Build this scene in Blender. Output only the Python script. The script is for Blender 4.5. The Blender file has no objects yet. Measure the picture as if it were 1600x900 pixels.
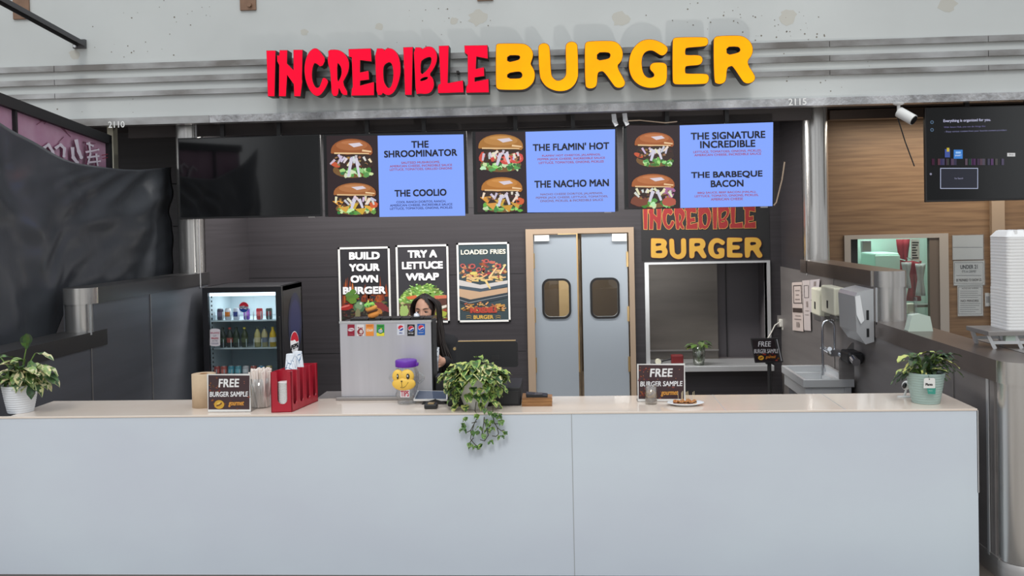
import bpy, math, random
from mathutils import Vector, Matrix, noise
from mathutils.geometry import tessellate_polygon
random.seed(7)
C = bpy.context.scene.collection
SC = bpy.context.scene
PI = math.pi

# ------------------------------------------------------------------ camera
F, PYC, EYE = 1400.0, 374.0, 2.15
YAW, PIT, ROLL = math.radians(3.43), math.radians(-1.0), .021
FW = Vector((-math.sin(YAW) * math.cos(PIT), math.cos(YAW) * math.cos(PIT), math.sin(PIT)))
RT0 = Vector((math.cos(YAW), math.sin(YAW), 0))
UP0 = RT0.cross(FW)
RT = RT0 * math.cos(ROLL) - UP0 * math.sin(ROLL)
UP = UP0 * math.cos(ROLL) + RT0 * math.sin(ROLL)
cd = bpy.data.cameras.new('camera'); cam = bpy.data.objects.new('camera', cd); C.objects.link(cam)
cd.sensor_width = 36; cd.lens = 36 * F / 1600; cd.shift_y = -(450 - PYC) / 1600
cd.clip_start = .05; cd.clip_end = 200
m4 = Matrix(((RT.x, UP.x, -FW.x, 0), (RT.y, UP.y, -FW.y, 0), (RT.z, UP.z, -FW.z, EYE), (0, 0, 0, 1)))
cam.matrix_world = m4
SC.camera = cam

def at(px, py, Y=None, X=None, Z=None):
    """world point seen at a photograph pixel, on the plane given"""
    d = RT * ((px - 800) / F) + UP * (-(py - PYC) / F) + FW
    t = Y / d.y if Y is not None else X / d.x if X is not None else (Z - EYE) / d.z
    return Vector((d.x * t, d.y * t, EYE + d.z * t))

# ------------------------------------------------------------------ world, lights, exposure
SC.view_settings.view_transform = 'Standard'
SC.view_settings.look = 'None'
SC.view_settings.exposure = 0.0
SC.view_settings.gamma = 1.0
SC.view_settings.use_curve_mapping = False
w = bpy.data.worlds.new('mall_daylight'); SC.world = w; w.use_nodes = True
nt = w.node_tree; nt.nodes.clear()
N = nt.nodes.new; L = nt.links.new
out = N('ShaderNodeOutputWorld'); bg = N('ShaderNodeBackground'); tc = N('ShaderNodeTexCoord')
mp = N('ShaderNodeMapping'); mp.inputs['Scale'].default_value = (5, 5, .35)
nz = N('ShaderNodeTexNoise'); nz.inputs['Scale'].default_value = 1.6; nz.inputs['Detail'].default_value = 3
sx = N('ShaderNodeSeparateXYZ'); rp = N('ShaderNodeValToRGB')
rp.color_ramp.elements[0].position = .40; rp.color_ramp.elements[0].color = (.42, .42, .42, 1)
rp.color_ramp.elements[1].position = .85; rp.color_ramp.elements[1].color = (1.15, 1.22, 1.28, 1)
ad = N('ShaderNodeMath'); ad.operation = 'MULTIPLY_ADD'; ad.inputs[1].default_value = .5; ad.inputs[2].default_value = .5
r2 = N('ShaderNodeMapRange'); r2.inputs['From Min'].default_value = .35; r2.inputs['From Max'].default_value = .65
r2.inputs['To Min'].default_value = .45; r2.inputs['To Max'].default_value = 1.5
mx = N('ShaderNodeMix'); mx.data_type = 'RGBA'; mx.blend_type = 'MULTIPLY'; mx.inputs['Factor'].default_value = 1
L(tc.outputs['Generated'], mp.inputs['Vector']); L(mp.outputs[0], nz.inputs['Vector']); L(nz.outputs['Fac'], r2.inputs['Value'])
L(tc.outputs['Generated'], sx.inputs[0]); L(sx.outputs['Z'], ad.inputs[0]); L(ad.outputs[0], rp.inputs['Fac'])
L(rp.outputs['Color'], mx.inputs['A']); L(r2.outputs[0], mx.inputs['B']); L(mx.outputs['Result'], bg.inputs['Color'])
bg.inputs['Strength'].default_value = 0.95
L(bg.outputs[0], out.inputs[0])

def lamp(name, kind, loc, tgt, energy, col=(1, 1, 1), size=1, size_y=None, **kw):
    ld = bpy.data.lights.new(name, kind); ld.energy = energy; ld.color = col
    if kind == 'AREA':
        ld.size = size
        if size_y: ld.shape = 'RECTANGLE'; ld.size_y = size_y
    for k, v in kw.items(): setattr(ld, k, v)
    o = bpy.data.objects.new(name, ld); C.objects.link(o); o.location = loc
    o.rotation_euler = (Vector(tgt) - Vector(loc)).to_track_quat('-Z', 'Y').to_euler()
    return o
lamp('skylight_sun', 'SUN', (0, 0, 8), (.35, 6, 0), 0.8, (1, .97, .92), angle=math.radians(14))
lamp('counter_bounce_light', 'SPOT', (1.5, 5.72, 1.12), (-.3, 8.95, 4.0), 120, (1, .98, .95), spot_size=math.radians(105), spot_blend=.6, shadow_soft_size=.1)
lamp('shop_fill_light', 'AREA', (-1, 9.7, 3.2), (-1, 10.0, 0), 185, (1, .97, .93), 5.4, .5)  # added fill without a fixture, hidden behind the fascia to brighten the shop interior
lamp('side_fill_light', 'AREA', (4.6, 10.0, 3.2), (4.6, 10.3, 0), 40, (1, .9, .76), 2.6, .4)  # added warm fill, no fixture, brightens the top of the wood wall

# ------------------------------------------------------------------ materials
def lin(c):
    return tuple(((v / 255) / 12.92 if v / 255 <= .04045 else ((v / 255 + .055) / 1.055) ** 2.4) for v in c[:3]) + (1,)
M = {}
def mat(name, col, rough=.5, metal=0., var=None, bump=None, emis=None, coat=0., spec=None, aniso=0.):
    m = bpy.data.materials.new(name); m.use_nodes = True; t = m.node_tree; b = t.nodes['Principled BSDF']
    c = lin(col); b.inputs['Base Color'].default_value = c
    b.inputs['Roughness'].default_value = rough; b.inputs['Metallic'].default_value = metal
    if coat: b.inputs['Coat Weight'].default_value = coat
    if spec is not None: b.inputs['Specular IOR Level'].default_value = spec
    if aniso: b.inputs['Anisotropic'].default_value = aniso
    if emis:
        b.inputs['Emission Color'].default_value = lin(emis[0]); b.inputs['Emission Strength'].default_value = emis[1]
    if var or bump:
        co = t.nodes.new('ShaderNodeTexCoord')
    if var:                                  # (scale vector, amount, second colour or None)
        mp = t.nodes.new('ShaderNodeMapping'); mp.inputs['Scale'].default_value = var[0]
        n = t.nodes.new('ShaderNodeTexNoise'); n.inputs['Scale'].default_value = 1; n.inputs['Detail'].default_value = 5
        r = t.nodes.new('ShaderNodeValToRGB')
        c2 = lin(var[2]) if len(var) > 2 and var[2] else tuple(v * (1 - var[1]) for v in c[:3]) + (1,)
        r.color_ramp.elements[0].position = .35; r.color_ramp.elements[1].position = .65
        r.color_ramp.elements[0].color = c2; r.color_ramp.elements[1].color = c
        t.links.new(co.outputs['Object'], mp.inputs[0]); t.links.new(mp.outputs[0], n.inputs['Vector'])
        t.links.new(n.outputs['Fac'], r.inputs[0]); t.links.new(r.outputs[0], b.inputs['Base Color'])
    if bump:                                 # (scale vector, strength)
        mp = t.nodes.new('ShaderNodeMapping'); mp.inputs['Scale'].default_value = bump[0]
        n = t.nodes.new('ShaderNodeTexNoise'); n.inputs['Scale'].default_value = 1; n.inputs['Detail'].default_value = 3
        bp = t.nodes.new('ShaderNodeBump'); bp.inputs['Strength'].default_value = bump[1]; bp.inputs['Distance'].default_value = .02
        t.links.new(co.outputs['Object'], mp.inputs[0]); t.links.new(mp.outputs[0], n.inputs['Vector'])
        t.links.new(n.outputs['Fac'], bp.inputs['Height']); t.links.new(bp.outputs[0], b.inputs['Normal'])
    M[name] = m
    return m
def colmat(name, rough=.5, emit=0., coat=0.):
    m = bpy.data.materials.new(name); m.use_nodes = True; t = m.node_tree; b = t.nodes['Principled BSDF']
    a = t.nodes.new('ShaderNodeVertexColor'); a.layer_name = 'Col'
    b.inputs['Roughness'].default_value = rough
    if coat: b.inputs['Coat Weight'].default_value = coat
    if emit:
        b.inputs['Base Color'].default_value = (.01, .01, .01, 1)
        t.links.new(a.outputs['Color'], b.inputs['Emission Color']); b.inputs['Emission Strength'].default_value = emit
    else:
        t.links.new(a.outputs['Color'], b.inputs['Base Color'])
    M[name] = m
def glassmat(name, tint=(1, 1, 1), refl=.1, rough=.0, body=0.):
    m = bpy.data.materials.new(name); m.use_nodes = True; t = m.node_tree; t.nodes.clear()
    o = t.nodes.new('ShaderNodeOutputMaterial'); a = t.nodes.new('ShaderNodeBsdfTransparent'); g = t.nodes.new('ShaderNodeBsdfGlossy')
    x = t.nodes.new('ShaderNodeMixShader'); fr = t.nodes.new('ShaderNodeLayerWeight'); fr.inputs['Blend'].default_value = .25
    mm = t.nodes.new('ShaderNodeMath'); mm.operation = 'MULTIPLY_ADD'; mm.inputs[1].default_value = .6; mm.inputs[2].default_value = refl
    a.inputs['Color'].default_value = tuple(tint) + (1,); g.inputs['Roughness'].default_value = rough
    t.links.new(fr.outputs['Facing'], mm.inputs[0]); t.links.new(mm.outputs[0], x.inputs[0])
    t.links.new(a.outputs[0], x.inputs[1]); t.links.new(g.outputs[0], x.inputs[2]); t.links.new(x.outputs[0], o.inputs[0])
    M[name] = m
mat('white_paint', (204, 208, 207), .55, var=((1.3, 1.3, 1.3), .06), bump=((1.2, 1, 1.2), .25))
mat('dirt', (120, 112, 100), .8)
mat('stain', (194, 193, 185), .7)
mat('strip_metal', (190, 190, 190), .3, .6, var=((1.5, 1, 3), .3, (126, 122, 118)))
mat('hammered', (214, 214, 216), .3, .4, bump=((22, 10, 16), .7), var=((3, 1, 1), .2, (140, 140, 142)))
mat('steel', (222, 220, 217), .26, .92, var=((9, 9, .4), .25))
mat('steel_panel', (166, 162, 160), .42, .7, var=((.6, .6, 14), .15))
mat('steel_dark', (118, 116, 116), .38, .7, var=((.5, .5, 10), .15))
mat('steel_bright', (210, 212, 214), .35, .55)
mat('wall_dark', (58, 55, 59), .55, var=((.7, .7, 40), .22))
mat('wing_grey', (140, 135, 134), .36, .3, var=((.6, .6, 9), .18))
mat('wing_dark', (98, 100, 106), .4, .15, var=((.6, .6, 9), .15))
mat('rail_brown', (128, 116, 110), .3, .75, var=((2, 2, 2), .15))
mat('rail_dark', (74, 73, 74), .3, .5)
mat('soffit', (72, 67, 67), .7)
mat('counter_white', (216, 226, 234), .34, var=((.5, .5, .9), .03, (208, 215, 226)))
mat('counter_top', (238, 226, 214), .12, var=((.9, 1, 1), .05, (228, 212, 198)), coat=.3)
mat('seam', (170, 172, 174), .6)
mat('floor_tile', (172, 160, 148), .3, var=((2, 2, 2), .12))
mat('floor_dark', (92, 84, 78), .5, var=((3, 3, 3), .2))
mat('wood', (144, 116, 88), .5, var=((1.6, 1.6, 34), .3, (118, 92, 70)))
mat('board', (176, 128, 80), .5, var=((4, 30, 30), .3, (128, 88, 52)))
mat('tan_trim', (166, 146, 126), .5)
mat('black', (36, 36, 38), .45)
mat('soda_steel', (206, 206, 212), .42, .45, var=((7, 7, .4), .12))
mat('black_gloss', (16, 17, 19), .07, coat=.3)
mat('black_matte', (36, 36, 38), .6)
mat('door_steel', (172, 182, 192), .38, .35, var=((.7, .7, .7), .06))
mat('gasket', (24, 24, 26), .5)
mat('brass', (196, 168, 120), .35, .8)
mat('plastic_white', (232, 232, 230), .4)
mat('cream', (222, 220, 200), .4)
mat('foam', (236, 236, 236), .55, bump=((3, 3, 220), .05))
mat('paper', (244, 242, 240), .7)
mat('kraft', (205, 180, 150), .8, var=((30, 30, 30), .06))
mat('tarp', (78, 81, 86), .3, bump=((3.5, 3.5, 1.6), .4), coat=.1)
mat('red_face', (236, 4, 44), .3, emis=((255, 4, 50), .55), spec=.15)
mat('yellow_face', (250, 176, 6), .3, emis=((255, 160, 0), .5), spec=.15, var=((2.2, 1, 2.6), .1, (250, 152, 8)))
mat('letter_return', (48, 42, 42), .5)
mat('letter_trim_red', (150, 20, 36), .4)
mat('letter_trim_dark', (104, 62, 10), .4)
mat('copper', (148, 118, 98), .5, .5, var=((8, 8, 8), .2))
mat('strut_grey', (92, 92, 94), .45, .6)
mat('red_plastic', (176, 26, 48), .35, coat=.2)
mat('purple', (104, 40, 168), .4)
mat('monkey_yellow', (246, 200, 84), .45)
mat('planter_white', (226, 226, 222), .45)
mat('planter_blue', (228, 232, 238), .4)
mat('planter_teal', (164, 186, 180), .45)
mat('soil', (48, 38, 32), .9)
mat('stem', (64, 62, 44), .6)
mat('stem_green', (110, 140, 70), .6)
mat('skin', (216, 164, 138), .5)
mat('hair', (28, 22, 22), .35, var=((30, 30, 2), .3, (44, 32, 28)))
mat('shirt', (34, 33, 36), .8)
mat('trousers', (40, 42, 52), .8)
mat('lips', (166, 90, 84), .45)
mat('eye_white', (214, 208, 200), .3)
mat('lash', (20, 16, 16), .6)
mat('teal_wall', (196, 226, 214), .6)
mat('teal_panel', (206, 238, 226), .4)
mat('kitchen_wall', (112, 100, 90), .6)
mat('cream_lit', (240, 212, 168), .6)
mat('apron_red', (150, 24, 40), .8, bump=((8, 8, 2), .5))
mat('cloth_white', (214, 216, 216), .8, bump=((8, 8, 2), .5))
mat('cooler_black', (34, 34, 38), .4)
mat('cooler_inner', (198, 212, 218), .4)
mat('shelf_white', (220, 234, 240), .35)
mat('cooler_light', (255, 255, 255), .4, emis=((225, 240, 255), 2.2))
mat('straw', (246, 236, 228), .6)
mat('can_silver', (200, 202, 206), .3, .9)
mat('chrome', (220, 222, 226), .12, 1.)
mat('pane_fill', (70, 66, 64), .4)
mat('silver_red', (116, 38, 40), .4)
mat('mirror_steel', (124, 118, 112), .35, .3, var=((.8, .8, 5), .25))
mat('food_brown', (226, 174, 108), .7, var=((60, 60, 60), .3, (170, 100, 50)))
mat('pick', (222, 206, 170), .6)
mat('plate_white', (236, 240, 244), .3)
mat('card_green', (196, 212, 200), .4)
mat('tag_teal', (60, 160, 140), .5)
mat('plug_white', (224, 222, 214), .5)
colmat('print', .45); colmat('print_gloss', .25, coat=.3); colmat('screen', .12, 1.0); colmat('leafcol', .45); colmat('plush', .9)
glassmat('glass', (.95, .97, .97), .04); glassmat('clear_plastic', (.93, .95, .96), .1, .05); glassmat('drink_glass', (.88, .86, .84), .1, .02)
glassmat('bottle_glass', (.80, .84, .78), .12, .05); glassmat('acrylic', (.97, .97, .97), .06)

# ------------------------------------------------------------------ mesh helpers
ORG = {}
class MB:
    def __init__(s): s.v, s.f, s.m, s.s, s.c = [], [], [], [], []
    def add(s, vs, fs, m=0, sm=False, col=None):
        k = len(s.v); s.v += [tuple(p) for p in vs]
        for f in fs:
            s.f.append([i + k for i in f]); s.m.append(m); s.s.append(sm); s.c.append(col)
        return s
    def box(s, x0, x1, y0, y1, z0, z1, m=0, M4=None, col=None):
        vs = [Vector((x, y, z)) for z in (z0, z1) for y in (y0, y1) for x in (x0, x1)]
        if M4: vs = [M4 @ v for v in vs]
        return s.add(vs, [(0, 2, 3, 1), (4, 5, 7, 6), (0, 1, 5, 4), (2, 6, 7, 3), (0, 4, 6, 2), (1, 3, 7, 5)], m, False, col)
    def bar(s, p0, p1, wx, wz, m=0, up=(0, 0, 1)):
        p0, p1 = Vector(p0), Vector(p1); d = (p1 - p0).normalized(); sd = d.cross(Vector(up)).normalized(); u = sd.cross(d)
        vs = [p + sd * a * wx / 2 + u * b * wz / 2 for p in (p0, p1) for a, b in ((-1, -1), (1, -1), (1, 1), (-1, 1))]
        return s.add(vs, [(3, 2, 1, 0), (4, 5, 6, 7), (0, 1, 5, 4), (1, 2, 6, 5), (2, 3, 7, 6), (3, 0, 4, 7)], m)
    def tube(s, pts, r, n=8, m=0, caps=True, col=None, flat=1.0):
        pts = [Vector(p) for p in pts]; rs = r if isinstance(r, (list, tuple)) else [r] * len(pts)
        vs = []; u = None
        for i, p in enumerate(pts):
            d = (pts[min(i + 1, len(pts) - 1)] - pts[max(i - 1, 0)]).normalized()
            if u is None:
                u = d.orthogonal().normalized()
            else:
                u = (u - d * u.dot(d)); u = u.normalized() if u.length > 1e-6 else d.orthogonal().normalized()
            b = d.cross(u)
            vs += [p + (u * math.cos(2 * PI * k / n) + b * math.sin(2 * PI * k / n) * flat) * rs[i] for k in range(n)]
        fs = [(i * n + k, i * n + (k + 1) % n, (i + 1) * n + (k + 1) % n, (i + 1) * n + k) for i in range(len(pts) - 1) for k in range(n)]
        s.add(vs, fs, m, True, col)
        if caps:
            s.add(vs[:n], [tuple(range(n - 1, -1, -1))], m, False, col); s.add(vs[-n:], [tuple(range(n))], m, False, col)
        return s
    def lathe(s, prof, c, n=32, m=0, col=None, sq=1.0, cap0=False, cap1=False):
        c = Vector(c); vs = []
        for r, z in prof: vs += [c + Vector((r * math.cos(2 * PI * k / n), r * sq * math.sin(2 * PI * k / n), z)) for k in range(n)]
        fs = [(i * n + k, i * n + (k + 1) % n, (i + 1) * n + (k + 1) % n, (i + 1) * n + k) for i in range(len(prof) - 1) for k in range(n)]
        s.add(vs, fs, m, True, col)
        if cap0: s.add(vs[:n], [tuple(range(n - 1, -1, -1))], m, False, col)
        if cap1: s.add(vs[-n:], [tuple(range(n))], m, False, col)
        return s
    def ball(s, c, r, n=16, m=0, col=None, M4=None):
        r = r if isinstance(r, (list, tuple)) else (r, r, r); c = Vector(c); h = max(6, n // 2); vs = []
        for i in range(h + 1):
            t = PI * i / h
            for k in range(n):
                v = Vector((r[0] * math.sin(t) * math.cos(2 * PI * k / n), r[1] * math.sin(t) * math.sin(2 * PI * k / n), r[2] * math.cos(t)))
                if M4: v = M4 @ v
                vs.append(c + v)
        fs = [(i * n + k, (i + 1) * n + k, (i + 1) * n + (k + 1) % n, i * n + (k + 1) % n) for i in range(h) for k in range(n)]
        return s.add(vs, fs, m, True, col)
    def prism(s, loops, f0, f1, m=0, mside=None, col=None):
        """loops: outer ring then holes, 2-D; f0 maps to the face towards the viewer, f1 to the back"""
        tri = tessellate_polygon([[Vector((x, y, 0)) for x, y in lp] for lp in loops])
        flat = [p for lp in loops for p in lp]; n = len(flat)
        s.add([f0(*p) for p in flat], [tuple(t) for t in tri], m, False, col)
        if f1:
            s.add([f1(*p) for p in flat], [tuple(reversed(t)) for t in tri], mside if mside is not None else m, False, col)
            for lp in loops:
                k = len(lp)
                s.add([f0(*p) for p in lp] + [f1(*p) for p in lp], [(i, (i + 1) % k, (i + 1) % k + k, i + k) for i in range(k)], mside if mside is not None else m, False, col)
        return s
    def build(s, name, mats, parent=None, bevel=0, sub=0, label=None, loc=None, mods=()):
        o0 = Vector(ORG[parent.name]) if parent is not None else Vector(loc) if loc is not None else Vector((0, 0, 0))
        me = bpy.data.meshes.new(name); me.from_pydata([tuple(Vector(v) - o0) for v in s.v], [], s.f)
        for k in (mats if isinstance(mats, (list, tuple)) else [mats]): me.materials.append(M[k])
        me.polygons.foreach_set('material_index', s.m); me.polygons.foreach_set('use_smooth', s.s)
        if any(c is not None for c in s.c):
            ca = me.color_attributes.new('Col', 'FLOAT_COLOR', 'CORNER'); arr = []
            for p, c in zip(me.polygons, s.c):
                arr += list(lin(c) if c is not None else (.5, .5, .5, 1)) * p.loop_total
            ca.data.foreach_set('color', arr)
        me.update()
        o = bpy.data.objects.new(name, me); C.objects.link(o)
        if parent is not None: o.parent = parent
        else: o.location = o0
        ORG[o.name] = tuple(o0)
        if bevel:
            b = o.modifiers.new('bevel', 'BEVEL'); b.width = bevel; b.segments = 2; b.limit_method = 'ANGLE'; b.angle_limit = math.radians(50)
        if sub:
            b = o.modifiers.new('subsurf', 'SUBSURF'); b.levels = sub; b.render_levels = sub
        if label: o['label'] = label
        return o

def tag(o, label, cat, group=None, kind=None):
    o['label'] = label; o['category'] = cat
    if group: o['group'] = group
    if kind: o['kind'] = kind
    return o
def thing(name, label, cat, loc, group=None):
    o = bpy.data.objects.new(name, None); C.objects.link(o); o.location = loc; o.empty_display_size = .1
    ORG[o.name] = tuple(loc)
    return tag(o, label, cat, group)
def struct(name, mb, mats, parent=None, bevel=0, label=None):
    o = mb.build(name, mats, parent, bevel)
    if parent is None:
        o['kind'] = 'structure'
        if label: o['label'] = label
    return o
def copy_thing(src, loc, label, group=None):
    r = src.copy(); C.objects.link(r); r.location = loc; ORG[r.name] = tuple(loc); r['label'] = label
    if group: r['group'] = group
    for ch in list(src.children):
        c = ch.copy(); C.objects.link(c); c.parent = r
        for g in ch.children:
            d = g.copy(); C.objects.link(d); d.parent = c
    return r

_tx = {}
def text_geo(body, bold=0., shear=0., space=1.):
    key = (body, bold, shear, space)
    if key in _tx: return _tx[key]
    cu = bpy.data.curves.new('txt', 'FONT'); cu.body = body; cu.size = 1; cu.offset = bold; cu.shear = shear
    cu.space_character = space; cu.resolution_u = 3; cu.align_x = 'CENTER'; cu.fill_mode = 'FRONT'
    o = bpy.data.objects.new('txt', cu); C.objects.link(o)
    dg = bpy.context.evaluated_depsgraph_get(); dg.update(); me = o.evaluated_get(dg).to_mesh()
    vs = [(v.co.x, v.co.y) for v in me.vertices]; fs = [tuple(p.vertices) for p in me.polygons]
    o.evaluated_get(dg).to_mesh_clear(); bpy.data.objects.remove(o); bpy.data.curves.remove(cu)
    x0, x1 = min(v[0] for v in vs), max(v[0] for v in vs); y0, y1 = min(v[1] for v in vs), max(v[1] for v in vs)
    vs = [((x - (x0 + x1) / 2) / (x1 - x0), (y - (y0 + y1) / 2) / (y1 - y0)) for x, y in vs]
    _tx[key] = (vs, fs)
    return _tx[key]

class Art:
    """flat print on a plane; P(px, py, lift) gives the world point; every shape lies a hair above the last"""
    def __init__(s, P, step=.00025): s.P, s.k, s.mb, s.step = P, 0, MB(), step
    def up(s): s.k += 1
    def poly(s, pts, col, lift=True):
        if lift: s.k += 1
        vs = [s.P(x, y, s.k * s.step) for x, y in pts]
        tri = tessellate_polygon([[Vector((x, y, 0)) for x, y in pts]])
        s.mb.add(vs, [tuple(t) for t in tri], 0, False, col)
    def loops(s, lps, col):
        s.k += 1; s.mb.prism(lps, lambda x, y: s.P(x, y, s.k * s.step), None, 0, None, col)
    def rect(s, x0, y0, x1, y1, col, lift=True): s.poly([(x0, y0), (x1, y0), (x1, y1), (x0, y1)], col, lift)
    def ell(s, cx, cy, rx, ry, col, rot=0, jag=0, n=20, a0=0, a1=2 * PI, lift=True):
        pts = []
        for i in range(n):
            a = a0 + (a1 - a0) * i / (n if a1 - a0 > 6.2 else n - 1); q = 1 + random.uniform(-jag, jag)
            x, y = rx * q * math.cos(a), ry * q * math.sin(a)
            pts.append((cx + x * math.cos(rot) - y * math.sin(rot), cy + x * math.sin(rot) + y * math.cos(rot)))
        s.poly(pts, col, lift)
    def stroke(s, x0, y0, x1, y1, wd, col, lift=True):
        dx, dy = x1 - x0, y1 - y0; l = math.hypot(dx, dy) or 1; nx, ny = -dy / l * wd / 2, dx / l * wd / 2
        s.poly([(x0 + nx, y0 + ny), (x1 + nx * .7, y1 + ny * .7), (x1 - nx * .7, y1 - ny * .7), (x0 - nx, y0 - ny)], col, lift)
    def text(s, body, cx, cy, w, h, col, bold=.0, shear=0., space=1., rot=0.):
        vs, fs = text_geo(body, 0., shear, space); s.k += 1
        a = s.P(cx, cy, s.k * s.step)
        ex = (s.P(cx + 1, cy, s.k * s.step) - a); ey = (s.P(cx, cy - 1, s.k * s.step) - a)
        # straight in the world: level along the plane, plumb up
        lx, ly = ex.length, ey.length
        ex.z = 0; ex.normalize(); ez = Vector((0, 0, 1))
        if rot:
            ex, ez = ex * math.cos(rot) + ez * math.sin(rot), ez * math.cos(rot) - ex * math.sin(rot)
        b = bold * h * 1.15
        for i, (dx, dy) in enumerate([(0, 0)] if not b else [(-b, -b), (b, -b), (-b, b), (b, b), (0, 0)]):
            if i: s.k += 1; a = s.P(cx, cy, s.k * s.step)
            s.mb.add([a + ex * (x * (w - 2 * b) + dx) * lx + ez * (y * (h - 2 * b) + dy) * ly for x, y in vs], fs, 0, False, col)
    def build(s, name, m, parent, label=None): return s.mb.build(name, m, parent, label=label)
def planeY(Y): return lambda x, y, l: at(x, y, Y=Y) - Vector((0, l, 0))
def planeX(X, sgn=-1): return lambda x, y, l: at(x, y, X=X) + Vector((sgn * l, 0, 0))
def jit(c, a=14): return tuple(max(0, min(255, v + random.randint(-a, a))) for v in c)
def chaikin(pts, it=1):
    for _ in range(it):
        q = []
        for i in range(len(pts)):
            (x0, y0), (x1, y1) = pts[i], pts[(i + 1) % len(pts)]
            q += [(x0 * .75 + x1 * .25, y0 * .75 + y1 * .25), (x0 * .25 + x1 * .75, y0 * .25 + y1 * .75)]
        pts = q
    return pts
def offset(pts, d):
    n = len(pts); ar = sum(pts[i][0] * pts[(i + 1) % n][1] - pts[(i + 1) % n][0] * pts[i][1] for i in range(n)); sg = 1 if ar > 0 else -1
    res = []
    for i in range(n):
        a, b, c = Vector(pts[i - 1]), Vector(pts[i]), Vector(pts[(i + 1) % n])
        e0 = (b - a); e1 = (c - b)
        if e0.length < 1e-6 or e1.length < 1e-6: res.append(pts[i]); continue
        e0.normalize(); e1.normalize()
        n0 = Vector((e0.y, -e0.x)); n1 = Vector((e1.y, -e1.x)); v = n0 + n1
        v = v / max(.5, v.length_squared / 2) if v.length > 1e-6 else n0
        res.append((b.x + v.x * d * sg, b.y + v.y * d * sg))
    return res

# ------------------------------------------------------------------ planes of the place
CF, CB, CZ = 5.43, 5.93, 1.0            # counter front, back, top
WL, WR = -3.83, 2.50                    # inner faces of the left and right wings
YW = 10.7                               # back wall
YF = 8.95                               # fascia
ZF = 3.24                               # fascia lower edge
RAIL, LEDGE = 1.70, 1.29

# ------------------------------------------------------------------ setting: floors, ceiling, walls
struct('floor', MB().box(-14, 14, -12, 4.9, -.1, 0).box(-14, 14, 4.9, 14, -.1, 0, 1), ['floor_tile', 'floor_dark'])
struct('ceiling', MB().box(-8, 8, YF + .1, 13.2, ZF + .12, ZF + .3), 'soffit')

def hole_px(x0, y0, x1, y1, Y=YW):
    a, b = at(x0, y0, Y=Y), at(x1, y1, Y=Y)
    return a.x, b.x, b.z, a.z
DX0, DX1, _, DZ = hole_px(833, 366, 986, 600)            # door opening
SX0, SX1, SZ0, SZ1 = hole_px(1013, 412, 1200, 569)       # service window opening
PX0, PX1, PZ0, PZ1 = hole_px(1328, 374, 1468, 520)       # pass-through window in the wooden wall
PZ0 = .75
def rect(x0, x1, z0, z1): return [(x0, z0), (x1, z0), (x1, z1), (x0, z1)]
wb = MB().prism([rect(-8, WR + .1, 0, ZF + .12), rect(DX0, DX1, .004, DZ), rect(SX0, SX1, SZ0, SZ1)], lambda x, z: Vector((x, YW, z)), lambda x, z: Vector((x, YW + .12, z)))
wall_back = struct('wall_back', wb, 'wall_dark', label='dark laminate back wall behind the counter')
tb = MB()
for zz in (.62, 1.55, 2.35): tb.box(-3.9, DX0 - .12, YW - .002, YW, zz, zz + .006)
struct('panel_seam', tb, 'black', wall_back)
wr = MB().prism([rect(WR + .1, 8, 0, ZF + .12), rect(PX0, PX1, PZ0, PZ1)], lambda x, z: Vector((x, YW, z)), lambda x, z: Vector((x, YW + .12, z)))
wood = struct('wall_back_right', wr, 'wood', label='wood plank wall beyond the right partition')
kit = MB().box(-8, WR + .1, 13.0, 13.1, 0, 3.4, 0).box(-8.1, -8, YW, 13.1, 0, 3.4, 0).box(8, 8.1, YW, 13.1, 0, 3.4, 1).box(WR + .1, 8, 12.3, 12.4, 0, 3.4, 1).box(WR + .05, WR + .1, YW + .12, 13.1, 0, 3.4, 1)
struct('wall_kitchen', kit, ['kitchen_wall', 'teal_wall'])
a, b = at(873, 440, Y=12.9), at(905, 500, Y=12.9)
struct('lit_wall_panel', MB().box(a.x, b.x, 12.86, 12.99, 0, 2.3), 'cream_lit')  # cream panel: a lit stripe of kitchen wall put into the colour
lamp('kitchen_light', 'AREA', (-.3, 12, 3.2), (-.3, 12, 0), 75, (1, .88, .70), .8)
lamp('pass_room_light', 'AREA', (4.2, 11.6, 3.2), (4.2, 11.6, 0), 50, (.86, 1, .95), .9)

# ------------------------------------------------------------------ fascia with its metal strips
fas = MB().box(-9, 9, YF, YF + .1, ZF + .02, 6.2)
fascia = struct('wall_fascia', fas, 'white_paint', label='white painted bulkhead above the shop front')
sp = MB()
for i in range(150):
    c = random.choice([(1110, 22), (1230, 45), (1215, 48), (640, 100), (235, 78), (680, 20), (275, 12), (170, 180), (1290, 130), (1100, 40)])
    p = at(c[0] + random.gauss(0, 40), c[1] + random.gauss(0, 16), Y=YF); r = random.uniform(.002, .009)
    if p.z > ZF + .1: sp.add([(p.x + r * math.cos(k), YF - .0015, p.z + r * math.sin(k) * random.uniform(.7, 1.2)) for k in (0, 1.2, 2.5, 3.7, 5)], [(0, 1, 2, 3, 4)])
struct('paint_chips', sp, 'dirt', fascia)['kind'] = 'stuff'
sp = MB()
for px, py, r in ((593, 42, .05), (747, 28, .11), (709, 33, .05), (969, 30, .1), (1231, 27, .1), (117, 85, .07), (475, 50, .05), (1480, 6, .1)):
    p = at(px, py, Y=YF); n = 14
    sp.add([(p.x + r * math.cos(k * 2 * PI / n) * random.uniform(.6, 1.1), YF - .001, p.z + r * .8 * math.sin(k * 2 * PI / n) * random.uniform(.6, 1.1)) for k in range(n)], [tuple(range(n))])
struct('paint_stain', sp, 'stain', fascia)
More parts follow.
